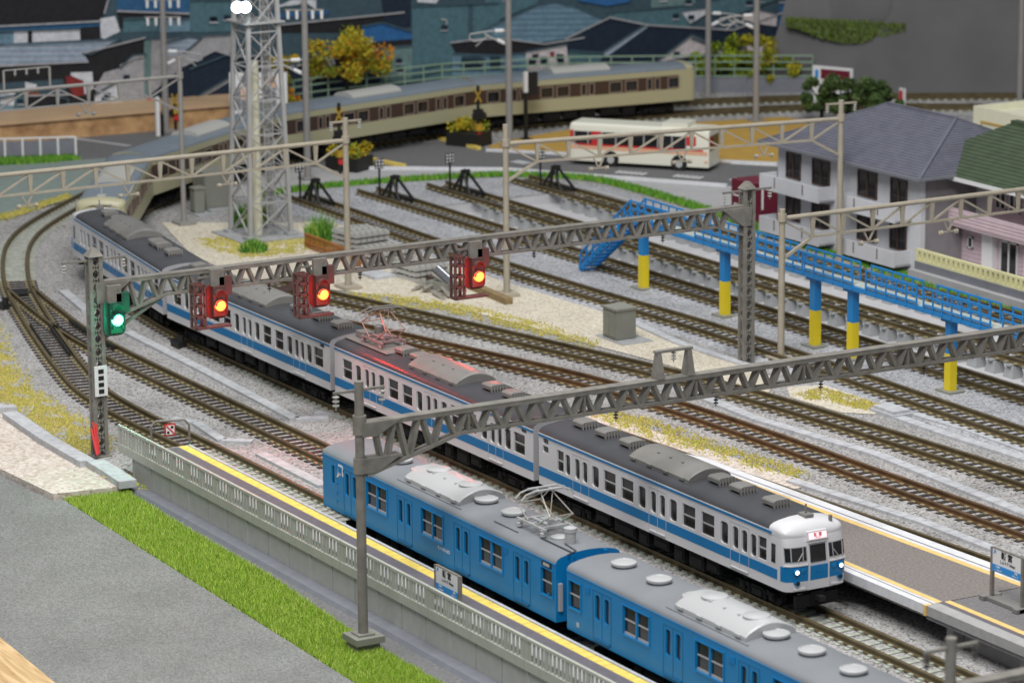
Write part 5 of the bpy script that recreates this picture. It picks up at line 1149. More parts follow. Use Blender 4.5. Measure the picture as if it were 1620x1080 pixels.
q = at(452, 468, 0); mb = MB(); mb.bar((q.x-1.5, q.y-.6, -.1), (q.x+2.2, q.y-.2, 1.2), .2, .2); mb.bar((q.x-1.5, q.y+.6, -.1), (q.x+2.2, q.y+.6, 1.2), .2, .2); mb.bar((q.x+2.2, q.y-.8, 1.2), (q.x+2.2, q.y+.8, 1.2), .3, .3); mb.bar((q.x+2.2, q.y-.5, 1.2), (q.x+2.6, q.y-.5, -.1), .2, .2)
tag(mb.build('buffer_stop', 'sigbox'), 'low brown sloping buffer stop beside the middle red signal', 'buffer stop', 'black buffer stops')
# ------------------------------------------------------------------ cabinets and small yard items
def cabinet(label, px, py, w, d, h, slab=True):
    q = at(px, py); t = thing('relay_cabinet', label, 'cabinet', (q.x, q.y, Z0), 0, 'grey trackside cabinets')
    mb = MB(); mb.box(-w/2, w/2, -d/2, d/2, .12, h); mb.box(-w/2-.06, w/2+.06, -d/2-.06, d/2+.06, h, h+.12); mb.build('case', 'cabinet', t)
    mb = MB()
    for s in (-1, 1): mb.box(min(s*.03, s*(w/2-.08)), max(s*.03, s*(w/2-.08)), -d/2-.04, -d/2, .25, h-.12)
    mb.build('doors', 'cabinet', t)
    mb = MB(); mb.box(-w/2+.05, w/2-.05, -d/2+.05, d/2-.05, 0, .12)
    if slab: mb.box(-w/2-.5, w/2+1.0, -d/2-.2, d/2+.5, -.0, .08)
    mb.build('footing', 'concrete', t)
cabinet('grey two door cabinet on the cream sand before the walkway', 980, 535, 1.35, 1.25, 1.68)
cabinet('large grey cabinet left of the floodlight tower foot', 337, 326, 1.9, 1.9, 2.3)
cabinet('small grey cabinet beside the larger one near the tower', 313, 337, .7, .7, 1.6)
def pile(label, px, py, nx, ny, nz, L):
    q = at(px, py); t = thing('sleeper_stack', label, 'stack of sleepers', (q.x, q.y, Z0+.04), .1, 'stacks of pale concrete sleepers')
    mb = MB()
    for k in range(nz):
        z = k*.32
        for i in range(ny):
            y = i*.42; mb.hexa([(0, y, z), (L, y, z), (L, y+.34, z), (0, y+.34, z)], [(0, y+.04, z+.2), (L, y+.04, z+.2), (L, y+.3, z+.2), (0, y+.3, z+.2)])
            for e in (.25, L*.5, L-.35): mb.box(e, e+.2, y+.05, y+.28, z+.2, z+.26)
        for e in (.5, L-.7): mb.box(e, e+.16, 0, ny*.42, z-.07, z)
    mb.build('sleepers', 'pale', t)
pile('tall pale stack of concrete sleepers by the beige pole', 525, 400, 1, 6, 5, 2.7)
pile('pale sleeper stack just behind the beige pole', 568, 412, 1, 6, 3, 2.6)
pile('low pale sleeper stack nearest the signal gantry beam', 618, 436, 1, 6, 3, 2.6)
q = at(483, 392); t = thing('low_fence', 'rust brown slatted low fence beside the tower', 'fence', (q.x, q.y, Z0+.04), .0)
mb = MB()
for i in range(22): mb.box(i*.34, i*.34+.14, -.04, .04, 0, .9)
mb.box(0, 7.5, -.06, .06, .8, .92); mb.box(0, 7.5, -.06, .06, .3, .4)
mb.build('slats', 'brownfence', t)
q = at(600, 438); mb = MB(); mb.box(q.x-2.4, q.x+.8, q.y-.7, q.y+.7, Z0+.04, Z0+.2); tag(mb.build('paving_slab', 'concretelight'), 'flat pale slab on the sand behind the lattice beam', 'slab')
q = at(695, 462); t = thing('scrap_pile', 'heap of clear and silver scrap pieces on the cream sand', 'scrap pile', (q.x, q.y, Z0+.04)); rnd = random.Random(4)
mb = MB()
for i in range(26): a = rnd.uniform(0, pi); L = rnd.uniform(.6, 2); p = Vector((rnd.uniform(-1.4, 1.4), rnd.uniform(-.8, .8), rnd.uniform(.05, .4))); d = Vector((cos(a)*L/2, sin(a)*L/2*.6, rnd.uniform(-.1, .12))); mb.bar(p-d, p+d, rnd.uniform(.08, .3), .07)
mb.build('clear_pieces', 'metal', t)
mb = MB(); mb.tube((-.6, .2, 1.1), (.6, .5, .5), .38, n=16); mb.build('chrome_tube', mat('chrome', (.6, .6, .62), .1, .5, metal=1), t, smooth=40)
mb = MB(); mb.cbox((-.2, .3, .35), (1.6, 1, .4), .4); mb.build('green_block', 'cabinet', t)
a = at(735, 452); b = at(805, 482); mb = MB(); mb.bar((a.x, a.y, Z0+.22), (b.x, b.y, Z0+.22), .5, .36); tag(mb.build('timber_baulk', mat('timber', (.26, .19, .1), .8, .2, .2, 3)), 'brown timber beam lying right of the scrap heap', 'timber')
a = at(668, 438); b = at(690, 448); mb = MB(); mb.bar((a.x, a.y, Z0+.22), (b.x, b.y, Z0+.22), .6, .36); tag(mb.build('timber_baulk', 'brown'), 'short timber beam behind the scrap heap', 'timber')
def tuft(label, px, py, r, h, n):
    q = at(px, py); mb = MB()
    for _ in range(n): a = random.uniform(0, 2*pi); d = r*random.random()**.6; blades(mb, q.x+cos(a)*d, q.y+sin(a)*d, Z0+.03, h*(1.15-.5*d/r), .12, 4, .5)
    tag(mb.build('grass_tuft', ['tuft0', 'tuft1', 'tuft2', 'grass2'], off=(q.x, q.y, Z0)), label, 'grass tuft', 'green grass tufts near the tower')
tuft('bright green tuft in front of the tower foot', 401, 398, .8, .75, 900); tuft('green tuft behind the left tower leg', 392, 358, 1., 1.4, 700); tuft('yellow green tuft inside the tower base', 408, 352, .7, 1.2, 500); tuft('upright green tuft beside the brown fence', 508, 388, .8, 1.9, 700)
# ------------------------------------------------------------------ level crossing
def crossing(label, px, py, h):
    q = at(px, py); t = thing('crossing_signal', label, 'crossing signal', (q.x, q.y, Z0), 0, 'level crossing signals')
    mb = MB(); mb.tube((0, 0, 0), (0, 0, h), .12, n=10); mb.box(-.15, .15, -.35, .35, h*.45, h*.62)
    for s in (-1, 1): mb.lathe((.1, s*.32, h*.52), [(.26, 0), (.26, .1)], 14, 'x')
    mb.build('post', 'black', t)
    mb = MB(); e = _r0
    for s in (-1, 1): mb.bar(Vector((0, 0, h*.84))-e*.22+Vector((0, 0, -s*.45)), Vector((0, 0, h*.84))+e*.22+Vector((0, 0, s*.45)), .26, .1)
    mb.build('yellow_cross', 'xyellow', t)
    mb = MB(); mb.box(-.22, .22, -.22, .22, 1.2, 1.7); mb.build('gate_box', 'xyellow', t)
    mb = MB(); mb.lathe((.1, 0, .9), [(.2, 0), (.2, .1)], 12, 'x'); mb.build('warning_lamp', 'red', t)
    return t
crossing('yellow and black crossing signal left of the road', 538, 276, 4.9); crossing('yellow and black crossing signal right of the road', 757, 233, 4.4); crossing('yellow crossing signal on the wooden ledge side', 278, 205, 2.6)
def planter(label, px, py):
    q = at(px, py); t = thing('flower_planter', label, 'planter', (q.x, q.y, Z0), .5, 'planters at the crossing')
    mb = MB(); mb.box(-1.3, 1.3, -1, 1, 0, 1.0); mb.build('box', 'black', t)
    mb = MB(); rnd = random
    for i in range(9): leafball(mb, (rnd.uniform(-1.1, 1.1), rnd.uniform(-.8, .8), 1.25+rnd.uniform(0, .35)), .5, 60, .12, 3)
    mb.build('flowers', ['autumn0', 'autumn3', 'autumn2'], t)
planter('black planter with yellow flowers right of the road', 742, 230); planter('black planter with yellow bushes left of the road', 553, 268)
for px, l in (((640, 208, 758, 238), 'yellow kerb line on the right side of the road'), ((560, 250, 640, 266), 'yellow kerb line on the left side of the road')):
    a = at(px[0], px[1]); b = at(px[2], px[3]); mb = MB(); mb.bar((a.x, a.y, Z0+.15), (b.x, b.y, Z0+.15), .35, .25); tag(mb.build('kerb', 'yellow'), l, 'kerb', 'yellow crossing kerbs')
mb = MB(); a = at(555, 216); b = at(735, 199)
for i in range(15): f = i/14; p = a.lerp(b, f); mb.cbox((p.x, p.y, Z0+.2), (.5, .5, .4), .5)
tag(mb.build('crossing_edge_studs', 'yellow'), 'row of yellow studs along the track at the crossing', 'studs')
q = at(832, 221); t = thing('railway_signal', 'black signal with white post top left of the bus', 'signal', (q.x, q.y, Z0)); H = 4.9
mb = MB(); mb.bar((0, 0, 0), (0, 0, H*.7), .22, .22); mb.box(-.5, .5, -.4, .4, 0, .1); mb.cbox((.0, .55, H*.82), (.4, .7, 1.6)); mb.build('mast', 'black', t); mb = MB(); mb.bar((0, 0, H*.7), (0, 0, H), .26, .26); mb.build('white_post', 'white', t)
q = at(250, 216); t = thing('white_post', 'white marker post before the wooden ledge', 'post', (q.x, q.y, Z0)); mb = MB(); mb.bar((0, 0, 0), (0, 0, 2.9), .26, .26); mb.build('post', 'white', t); mb = MB(); mb.bar((.1, .3, 0), (.1, .3, 1.6), .2, .2); mb.build('stay', 'black', t)
q = at(238, 193); mb = MB(); mb.lathe((q.x, q.y, 1.0), [(.35, -.1), (.4, 0), (.35, .1)], 14, 'x'); mb.tube((q.x, q.y, Z0), (q.x, q.y, .8), .08); tag(mb.build('red_marker', 'red'), 'round red marker on the wooden ledge', 'marker')
# white railing far left
a = at(-20, 254); b = at(120, 250); t = thing('low_railing', 'low white railing above turf at the far left', 'railing', (b.x, b.y, Z0))
mb = MB(); n = 5
mb.bar((a.x, a.y, 1.1), (b.x, b.y, 1.1), .12, .1)
for i in range(n+1): p = a.lerp(b, i/n); mb.bar((p.x, p.y, Z0), (p.x, p.y, 1.1), .14, .14)
mb.build('rails', 'white', t, True)
mb = MB(); mb.bar((a.x, a.y, .4), (b.x, b.y, .4), .05, 1.0); mb.build('panel', 'kerbgrey', t, True)
# road paint
for px in ((110, 219, 205, 232), (400, 0, 0, 0)):
    if px[0] == 400: continue
    a = at(px[0], px[1]); b = at(px[2], px[3]); mb = MB(); mb.bar((a.x, a.y, Z0+.072), (b.x, b.y, Z0+.072), .5, .012); struct('road_marking', mb, 'pave')
for (x, y, w) in ((825, 258, 22), (1000, 275, 48), (1090, 281, 45), (1180, 286, 45)):
    a = at(x-w/2, y-2); b = at(x+w/2, y+2); mb = MB(); n = 6
    for i in range(n): p = a.lerp(b, i/n); r_ = a.lerp(b, (i+.6)/n); mb.bar((p.x, p.y, Z0+.074), (r_.x, r_.y, Z0+.074), .9, .012)
    struct('road_marking', mb, 'platwhite')
a = at(800, 244); b = at(1230, 272); c_ = at(620, 232); 
for aa, bb, w in ((at(800, 270), at(1150, 296), .35), (at(770, 240), at(1230, 262), .4), (at(560, 268), at(800, 270), .35)):
    mb = MB(); mb.bar((aa.x, aa.y, Z0+.12), (bb.x, bb.y, Z0+.12), w, .2); tag(mb.build('kerb', 'platwhite'), {.35: 'pale kerb along the front of the bus road', .4: 'pale kerb behind the bus'}[w] if aa.x > -98 else 'pale kerb left of the bus road by the buffer stops', 'kerb', 'pale kerbs of the bus road')
# ------------------------------------------------------------------ bus
a = at(901, 253, -.05); b = at(1121, 266, -.05); d = Vector((b.x-a.x, b.y-a.y, 0)); rz = atan2(d.y, d.x); L = d.length
t = thing('city_bus', 'cream city bus with red and orange bands parked on the grey road', 'bus', (a.x, a.y, Z0+.07), rz)
sc = 1.0; Wd = 2.4; H = 2.75
mb = MB(); pr = [(0, .3), (0, 2.5), (.06, 2.75), (.25, 2.9), (Wd-.25, 2.9), (Wd-.06, 2.75), (Wd, 2.5), (Wd, .3)]
mb.loft([[(x, y*k+(1-k)*Wd/2, .3+(z-.3)*(1 if k > .97 else .97)) for y, z in pr] for x, k in ((0, .93), (.12, .985), (.3, 1), (L-.3, 1), (L-.1, .985), (L, .94))]); mb.build('body', 'cream2', t, smooth=35)
mb = MB(); mb.box(.35, L-1.6, -.012, .0, 1.5, 2.35); mb.build('side_windows', 'glass', t)
mb = MB()
for i in range(9): x = .35+(L-1.95)*i/8; mb.box(x-.04, x+.04, -.024, -.012, 1.5, 2.35)
mb.build('window_posts', 'silver', t)
mb = MB(); mb.box(.05, .35, -.02, 0, 1.45, 2.4); mb.box(1.6, 2.3, -.03, 0, 1.4, 2.38); mb.box(.35, L-.4, -.02, 0, 1.38, 1.5); mb.box(L-1.6, L-.9, -.03, 0, 1.75, 2.38); mb.box(L-.02, L+.02, .2, 1.0, 1.7, 2.3); mb.build('red_band', 'red', t)
mb = MB(); mb.box(.05, L-.1, -.014, 0, 1.12, 1.38); mb.box(L-.3, L-.08, -.02, 0, .6, .75); mb.build('orange_band', 'orange', t)
mb = MB(); mb.box(L-.005, L+.02, .25, Wd-.25, 1.4, 2.4); mb.build('rear_window', 'glass', t)
mb = MB(); mb.box(L-3.4, L-1.6, .3, Wd-.3, 2.88, 3.2); mb.build('roof_unit', 'cream2', t)
mb = MB(); mb.box(.3, L-.4, .15, Wd-.15, .15, .32); mb.build('chassis', 'black', t)
for x in (L*.3, L*.79):
    for y in (-.02, Wd-.2): 
        mb = MB(); mb.lathe((x, y, .48), [(.46, 0), (.48, .05), (.48, .2), (.3, .22)], 22, 'y'); w_ = mb.build('wheel', 'tyre', t)
        mb = MB(); mb.lathe((x, y-.02, .48), [(.26, 0), (.22, .04), (.1, .05)], 16, 'y'); mb.build('rim', 'aclight', w_)
    mb = MB(); mb.lathe((x, -.015, .5), [(.58, 0), (.58, .016)], 24, 'y'); mb.build('wheel_arch', 'black', t)
# ------------------------------------------------------------------ buildings
def window(t, x0, x1, z0, z1, y, mats=('frame', 'glass'), split=True):
    mb = MB(); f = .09
    mb.box(x0, x1, y-.08, y, z0, z0+f); mb.box(x0, x1, y-.08, y, z1-f, z1); mb.box(x0, x0+f, y-.08, y, z0, z1); mb.box(x1-f, x1, y-.08, y, z0, z1)
    if split: mb.box((x0+x1)/2-.06, (x0+x1)/2+.06, y-.08, y, z0, z1)
    w = mb.build('window', mats[0], t); mb = MB(); mb.box(x0+f, x1-f, y-.03, y-.02, z0+f, z1-f); mb.build('pane', mats[1], w)
# apartment: facade along x facing the tracks
ax, ay = -66.9, 54.6; AL = 15.9; AD = 9.2
# local frame: x along facade
t = thing('apartment_building', 'grey three storey apartment block with hipped slate roof', 'apartment block', (-65.9, 53.8, Z0), radians(1.2))
E_ = 5.95; Lf = 14.3; Df = 10.2
mb = MB(); mb.box(0, Lf, 0, Df, 0, E_); mb.build('wall', 'wallg', t)
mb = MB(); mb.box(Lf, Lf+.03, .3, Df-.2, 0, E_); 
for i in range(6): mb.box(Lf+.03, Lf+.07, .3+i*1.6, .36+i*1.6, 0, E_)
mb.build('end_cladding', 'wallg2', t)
o_ = .9
mb = MB(); ez = E_+.02; rz_ = 8.45
c0 = [(-o_, -o_, ez), (Lf+o_, -o_, ez), (Lf+o_, Df+o_, ez), (-o_, Df+o_, ez)]; r0, r1 = (4.2, Df/2, rz_), (Lf-3.4, Df/2, rz_)
mb.q([c0[0], c0[1], r1, r0]); mb.q([c0[1], c0[2], r1]); mb.q([c0[2], c0[3], r0, r1]); mb.q([c0[3], c0[0], r0]); mb.q(c0[::-1])
def lerp3(a, b, f): return tuple(a[i]+(b[i]-a[i])*f for i in range(3))
for i in range(1, 24):
    f = i/24; mb.bar(lerp3(c0[0], r0, f), lerp3(c0[1], r1, f), .06, .05); mb.bar(lerp3(c0[1], r1, f), lerp3(c0[2], r1, f), .06, .05)
roof = mb.build('roof', 'slate', t)
mb = MB(); mb.bar(r0, r1, .25, .15)
for a, b in ((c0[0], r0), (c0[1], r1), (c0[2], r1), (c0[3], r0)): mb.bar(a, b, .18, .12)
mb.build('ridge_tiles', 'slate', roof)
mb = MB()
for i in range(4): mb.bar(c0[i], c0[(i+1) % 4], .12, .16)
mb.build('eaves', 'kerbgrey', roof)
for k in range(3):
    z = 3.95-k*2.62
    for x0, x1 in ((.9, 2.4), (3.6, 5.4), (8.2, 10.1), (11.4, 13.0)):
        if z > -.6: window(t, x0, x1, max(z, .1), z+1.55, 0)
    if z-.9 > -1.5:
        for x0, x1 in ((-.2, 5.9), (7.9, 13.4)):
            mb = MB(); zb = max(z-.75, .02); zz = z+.18
            mb.box(x0, x1, -1.25, -1.15, zb, zz); mb.box(x0, x0+.1, -1.15, 0, zb, zz); mb.box(x1-.1, x1, -1.15, 0, zb, zz); mb.box(x0, x1, -1.15, 0, zb, zb+.12); bal = mb.build('balcony', 'wallg', t)
            mb = MB()
            for xx in (x0+1.6, x1-1.6): mb.box(xx-.04, xx+.04, -1.27, -1.25, z-.5, zz-.05)
            mb.build('drain_slot', 'frame', bal)
# pink house
t = thing('pink_house', 'pink and white two storey house with dark green roof', 'house', (-54.9, 57.0, Z0), 0)
mb = MB(); mb.box(1.2, 16, .1, 8, 0, 3.1)
mb.box(2.1, 16, 1.2, 8, 3.1, 5.9)
for i in range(12): mb.box(1.2, 16, .07, .1, .1+i*.25, .13+i*.25)
mb.build('wall', 'pink', t)
mb = MB(); mb.box(0.2, 16, -.9, .1, 2.95, 3.12); mb.box(0.2, 16, -.95, -.8, 3.1, 4.0); mb.box(.2, .35, -.8, 1.2, 3.1, 4.0)
for i in range(4): mb.box(0.18, 16, -.98, -.95, 3.2+i*.2, 3.23+i*.2)
mb.build('balcony', 'pink', t)
for b6 in ((1.15, 1.5, 0, .12, 0, 2.95), (5.6, 6.6, -.25, .1, 0, 2.95), (3.0, 4.6, 1.1, 1.2, 3.1, 5.8)): mb = MB(); mb.box(*b6); mb.build('white_trim', 'white', t)
window(t, 1.6, 2.4, .4, 2.7, .07, ('white', 'glass'), False); window(t, 3.9, 4.4, 1.6, 2.3, .07, ('white', 'glass'), False); window(t, 7.0, 8.6, .4, 2.6, .07, ('white', 'glass')); window(t, 9.2, 10.6, .4, 2.6, .07, ('white', 'glass'))
for x in (5.0, 6.3, 7.6, 8.9): window(t, x, x+1.0, 4.0, 5.6, 1.17, ('white', 'glass'))
mb = MB(); c0 = [(-.9, -1.2, 5.95), (17, -1.2, 5.95), (17, 9, 5.95), (-.9, 9, 5.95)]; r0, r1 = (3.4, 3.6, 8.6), (15, 3.6, 8.6)
mb.q([c0[0], c0[1], r1, r0]); mb.q([c0[1], c0[2], r1]); mb.q([c0[2], c0[3], r0, r1]); mb.q([c0[3], c0[0], r0]); mb.q(c0[::-1])
for i in range(1, 18): f = i/18; mb.bar(lerp3(c0[0], r0, f), lerp3(c0[1], r1, f), .06, .06)
roof = mb.build('roof', 'greenroof', t); mb = MB(); mb.bar(r0, r1, .5, .25); mb.build('ridge_tiles', 'greenroof', roof)
mb = MB(); mb.box(-.3, 17, -1.28, -1.15, 5.7, 5.92); mb.build('gutter', 'white', roof)
# patterned block wall
t = thing('garden_wall', 'pale yellow pierced block wall in front of the pink house', 'wall', (-51.2, 53.6, Z0), 0); L = 22
mb = MB(); mb.box(-.1, L, -.6, 3.2, 0, .72); mb.build('raised_base', 'pave', t)
mb = MB(); mb.box(0, L, -.2, .2, .72, 1.18); mb.build('base', 'kerbgrey', t)
mb = MB(); mb.box(0, L, -.12, .12, 1.18, 1.32); mb.box(0, L, -.12, .12, 1.76, 1.9); x = 0
while x < L: mb.box(x, x+.26, -.12, .12, 1.32, 1.76); x += .46
mb.box(0, L, .08, .1, 1.2, 1.8); mb.build('pierced_blocks', 'blocks', t)
# cream building
q = at(1540, 168, 3.9); t = thing('flat_roofed_building', 'cream flat roofed building behind the green roof', 'building', (q.x, q.y, Z0), 0)
mb = MB(); mb.box(0, 14, 0, 10, 0, 3.9); mb.box(0, 14, 0, .3, 3.9, 4.35); mb.box(0, 14, 9.7, 10, 3.9, 4.35); mb.box(0, .3, .3, 9.7, 3.9, 4.35); mb.box(13.7, 14, .3, 9.7, 3.9, 4.35); mb.build('wall', 'cream', t)
mb = MB(); mb.box(.9, 13.5, -.05, 0, 3.3, 3.45); mb.box(.9, 1.05, -.05, 0, 0, 3.3); mb.build('trim', 'ochre', t); mb = MB(); mb.box(3, 3.6, 6, 6.6, 3.9, 5.2); mb.build('vent_stack', 'white', t)
# maroon container
q = at(1157, 344); q2 = at(1207, 352); t = thing('storage_container', 'maroon container with white lines beside the apartment block', 'container', (q.x, q.y, Z0+.04), radians(0))
mb = MB(); mb.box(0, 2.5, 0, 1.9, 0, 2.5); mb.build('body', 'maroon', t)
mb = MB(); mb.box(.2, 2.3, -.015, 0, 1.45, 1.55); mb.box(.3, 1.1, -.015, 0, .85, .98); mb.box(1.5, 2.3, -.015, 0, 2.0, 2.1); mb.box(2.5, 2.515, .6, .75, .8, 2.1); mb.build('white_lettering', 'white', t)
# ------------------------------------------------------------------ green fence on retaining wall, shrubs, trees, board
def backline(px): return [at(x, y) for x, y in px]
P = backline([(410, 196), (520, 180), (700, 160), (900, 148), (1100, 146), (1285, 146)])
t = thing('boundary_fence', 'pale green grid fence on a low grey wall behind the tracks', 'fence', (P[-1].x, P[-1].y, Z0))
p = [Vector((v.x, v.y, 0)) for v in P]; pp = []
for a, b in zip(p, p[1:]):
    n = max(1, int((b-a).length/1.5)); pp += [a.lerp(b, i/n) for i in range(n)]
pp.append(p[-1]); N = normals(pp); H0, H1 = .75, 2.45
mb = MB(); sweep(mb, pp, N, [(-.2, Z0), (.2, Z0), (.2, H0), (-.2, H0)]); mb.build('retaining_wall', 'kerbgrey', t, True)
mb = MB()
for zz in (H0+.1, H0+.65, H0+1.2, H1): sweep(mb, pp, N, [(-.05, zz-.05), (.05, zz-.05), (.05, zz+.05), (-.05, zz+.05)])
for v in pp: mb.bar((v.x, v.y, H0), (v.x, v.y, H1), .09, .09)
mb.build('fence_grid', 'gfence', t, True)
def shrub(name, label, px, py, r, h, n, mats, trunk=None, balls=10, cat='shrub', size=.16, group=None, spread=None, zb=None):
    q = at(px, py); t = thing(name, label, cat, (q.x, q.y, Z0), 0, group); mb = MB(); rnd = random
    for i in range(balls):
        a = rnd.uniform(0, 2*pi); d = r*sqrt(rnd.random()); z = (zb if zb else r*.5)+(h-(zb if zb else r*.5))*rnd.random()*(1-.4*(d/r)**2)
        leafball(mb, (cos(a)*d, sin(a)*d, z), r*rnd.uniform(.2, .4), n//balls, size, len(mats), .8)
    mb.build('crown', mats, t)
    mb = MB(); top = h*.7; mb.tube((0, 0, 0), (0, 0, top*.6), .16, .11)
    if trunk:
        for i in range(6): a = rnd.uniform(0, 2*pi); mb.tube((0, 0, top*.45), (cos(a)*r*.7, sin(a)*r*.7, top*rnd.uniform(.8, 1.2)), .09, .04, 6)
    mb.build('trunk', 'bark', t); return t
AU = ['autumn0', 'autumn1', 'autumn2', 'autumn3']
shrub('autumn_tree', 'autumn tree with orange and yellow leaves above the cream train', 550, 180, 2.9, 7.0, 4600, AU, True, 26, 'tree', .13, 'autumn trees by the backdrop', zb=3.2)
shrub('autumn_tree', 'smaller autumn tree behind the right side of the floodlight tower', 448, 195, 1.7, 6.0, 2600, AU, True, 16, 'tree', .13, 'autumn trees by the backdrop', zb=1.5)
LI = ['lime0', 'lime1', 'lime2', 'lime3']
for i, (px, h, l) in enumerate(((1135, 3.6, 'lime shrub behind the fence, left of the two poles'), (1165, 4.1, 'lime shrub behind the fence between the two poles'), (1210, 5.0, 'taller olive shrub behind the fence right of the pole'), (1238, 3.6, 'small olive shrub at the right end of the green fence'))):
    shrub('hedge_shrub', l, px, 141, 1.9, h, 3200, LI if i < 2 else ['lime2', 'lime3', 'autumn3'], None, 16, 'shrub', .13, 'yellow green shrubs behind the fence')
LF = ['leaf0', 'leaf1', 'leaf2']
for px, py, r, h, l in ((1300, 190, 1.4, 3.6, 'dark green tree left of the sign board'), (1340, 193, 1.7, 3.7, 'dark green tree in front of the sign board'), (1392, 196, 1.6, 3.5, 'dark green tree right of the sign board')):
    shrub('round_tree', l, px, py, r, h, 6500, LF, True, 20, 'tree', .11, 'dark green trees behind the apartment roof')
a = at(1286, 172); t = thing('sign_board', 'white sign board with maroon band among the dark trees', 'sign', (a.x, a.y, Z0), radians(25))
mb = MB(); mb.box(0, 3.4, -.08, .08, .6, 3.3); mb.box(.1, .3, -.05, .05, 0, .6); mb.box(3.1, 3.3, -.05, .05, 0, .6); mb.build('board', 'white', t); mb = MB(); mb.box(.7, 3.2, -.1, -.08, 2.35, 3.1); mb.build('maroon_band', 'maroon', t); mb = MB(); mb.box(.2, .5, -.1, -.08, 2.4, 3.0); mb.build('blue_mark', 'signblue', t)
a = at(1427, 186); t = thing('marker_board', 'small red and white marker right of the dark trees', 'sign', (a.x, a.y, Z0)); mb = MB(); mb.box(-.35, .35, -.05, .05, 0, 2.2); mb.build('board', 'white', t); mb = MB(); mb.box(-.3, .1, -.07, -.05, 1.3, 2.0); mb.box(-.3, .1, -.07, -.05, .2, .6); mb.build('red_mark', 'red', t)
# turf-topped grey embankment at the right
P0 = at(1262, 146); P1 = at(1760, 150); d = Vector((P1.x-P0.x, P1.y-P0.y, 0)).normalized(); n = Vector((-d.y, d.x, 0))
if n.dot(CP-P0) > 0: n = -n
mb = MB(); Ln = (P1-P0).length
def EP(u, v, z): w = Vector((P0.x, P0.y, 0))+d*u+n*v; return (w.x, w.y, z)
rows = []
for v, z in ((0, Z0), (.25, 6), (.5, 12), (.7, 18)):
    rows.append([EP(5+2.2*(z > 5), v, z), EP(12, v, z), EP(25, v, z), EP(Ln, v, z)])
rows[0][0] = EP(3.2, 0, Z0)
mb.loft(rows, close=False, cap=False)
emb = [(-1.8, 2.2, 0.0), (3.2, 0, 0)]
mb.q([EP(-3.2, .5, Z0), EP(3.6, .1, Z0), EP(8, .3, 5.2), EP(2.5, .9, 5.0), EP(-1.5, 1.2, 4.6)])
mb.q([EP(-1.5, 1.4, 4.6), EP(2.5, 1.2, 5.0), EP(8.5, .5, 5.2), EP(7.5, .7, 16), EP(1.2, 3, 16)])
tag(mb.build('embankment', 'hill'), 'smooth dark grey embankment filling the upper right', 'embankment')
mb = MB()
for i in range(5200):
    u = random.uniform(-.9, 8.2); f = (u+.9)/9.1; zz = 4.75+.35*(1-f)-random.random()**1.3*(.5+1.6*sin(pi*min(1, max(0, f)))**1.5*.7); w = EP(u, random.uniform(-.3, .3)+.4, zz); blades(mb, w[0], w[1], w[2], .35, .16, 3, .9)
tag(mb.build('hanging_ivy', ['lime2', 'leaf1', 'leaf1']), 'green turf ledge hanging on the grey embankment', 'ivy', kind='stuff')
mb = MB()
for i in range(2600): u = random.uniform(3, 10.5); w = EP(u, 1.2+random.uniform(-.5, .5), 9.3+random.uniform(-.3, .9)*sin(max(0, (u-3)/7.5)*pi)); blades(mb, w[0], w[1], w[2], .4, .2, 3, .9)
tag(mb.build('hanging_ivy', ['leaf0', 'leaf1', 'leaf2']), 'dark foliage at the top edge over the embankment', 'ivy', kind='stuff')
# ------------------------------------------------------------------ wooden ledge and backdrop
A0 = at(-60, 234); A1 = at(380, 196)
dl = Vector((A1.x-A0.x, A1.y-A0.y, 0)).normalized(); nl = Vector((-dl.y, dl.x, 0)); nl = -nl if nl.dot(CP-A0) > 0 else nl
mb = MB(); LL = (A1-A0).length+2; hz = 1.0; wd = 5.2
pp_ = [A0, A0+dl*LL, A0+dl*LL+nl*wd, A0+nl*wd]; mb.hexa([(v.x, v.y, Z0) for v in pp_], [(v.x, v.y, hz) for v in pp_]); mb2 = MB(); p2 = [A0-nl*.25, A0+dl*LL-nl*.25, pp_[2], pp_[3]]; mb2.hexa([(v.x, v.y, hz) for v in p2], [(v.x, v.y, hz+.28) for v in p2])
lg = mb.build('wooden_ledge', 'oak'); tb = mb2.build('top_board', mat('smooth_ledge_board', (.52, .36, .22), .55, .3, .08, .4), lg)
tag(lg, 'light brown wooden ledge below the backdrop at the left', 'ledge')
# backdrop panel
Bp0 = A0+nl*(wd+.05)-dl*30; 
Q0 = Vector((A0.x, A0.y, 0))+nl*(wd+.1); Q1 = P0+n*9; Q1 = Vector((Q1.x, Q1.y, 0))
db = (Q1-Q0).normalized(); nb = Vector((-db.y, db.x, 0)); nb = nb if nb.dot(CP-Q0) > 0 else -nb
def onback(px, py, o=0.):
    dd = _fw+_r*((px-810)/CF)-_u*((py-540)/CF); c = Q0+nb*o; k = (c-CP).dot(nb)/dd.dot(nb); return CP+dd*k
BC = [('bd_base', (.05, .085, .11)), ('bd_black', (.02, .02, .023)), ('bd_white', (.55, .57, .62)), ('bd_lblue', (.33, .39, .48)), ('bd_blue', (.03, .1, .21)), ('bd_teal', (.075, .15, .18)), ('bd_slate', (.15, .25, .33)), ('bd_navy', (.016, .026, .045)),
      ('bd_grey', (.33, .33, .35)), ('bd_red', (.2, .03, .03)), ('bd_orange', (.6, .15, .03)), ('bd_teal2', (.13, .21, .21)), ('bd_bright', (.03, .12, .3)), ('bd_pink', (.55, .5, .51))]
ms = [mat(nm, c, .8, .2, .16, 2.6, c2=c, detail=8) for nm, c in BC]; ix = {nm[3:]: i for i, (nm, c) in enumerate(BC)}
mb = MB()
e0 = Q0-db*45; e1 = Q1+db*12
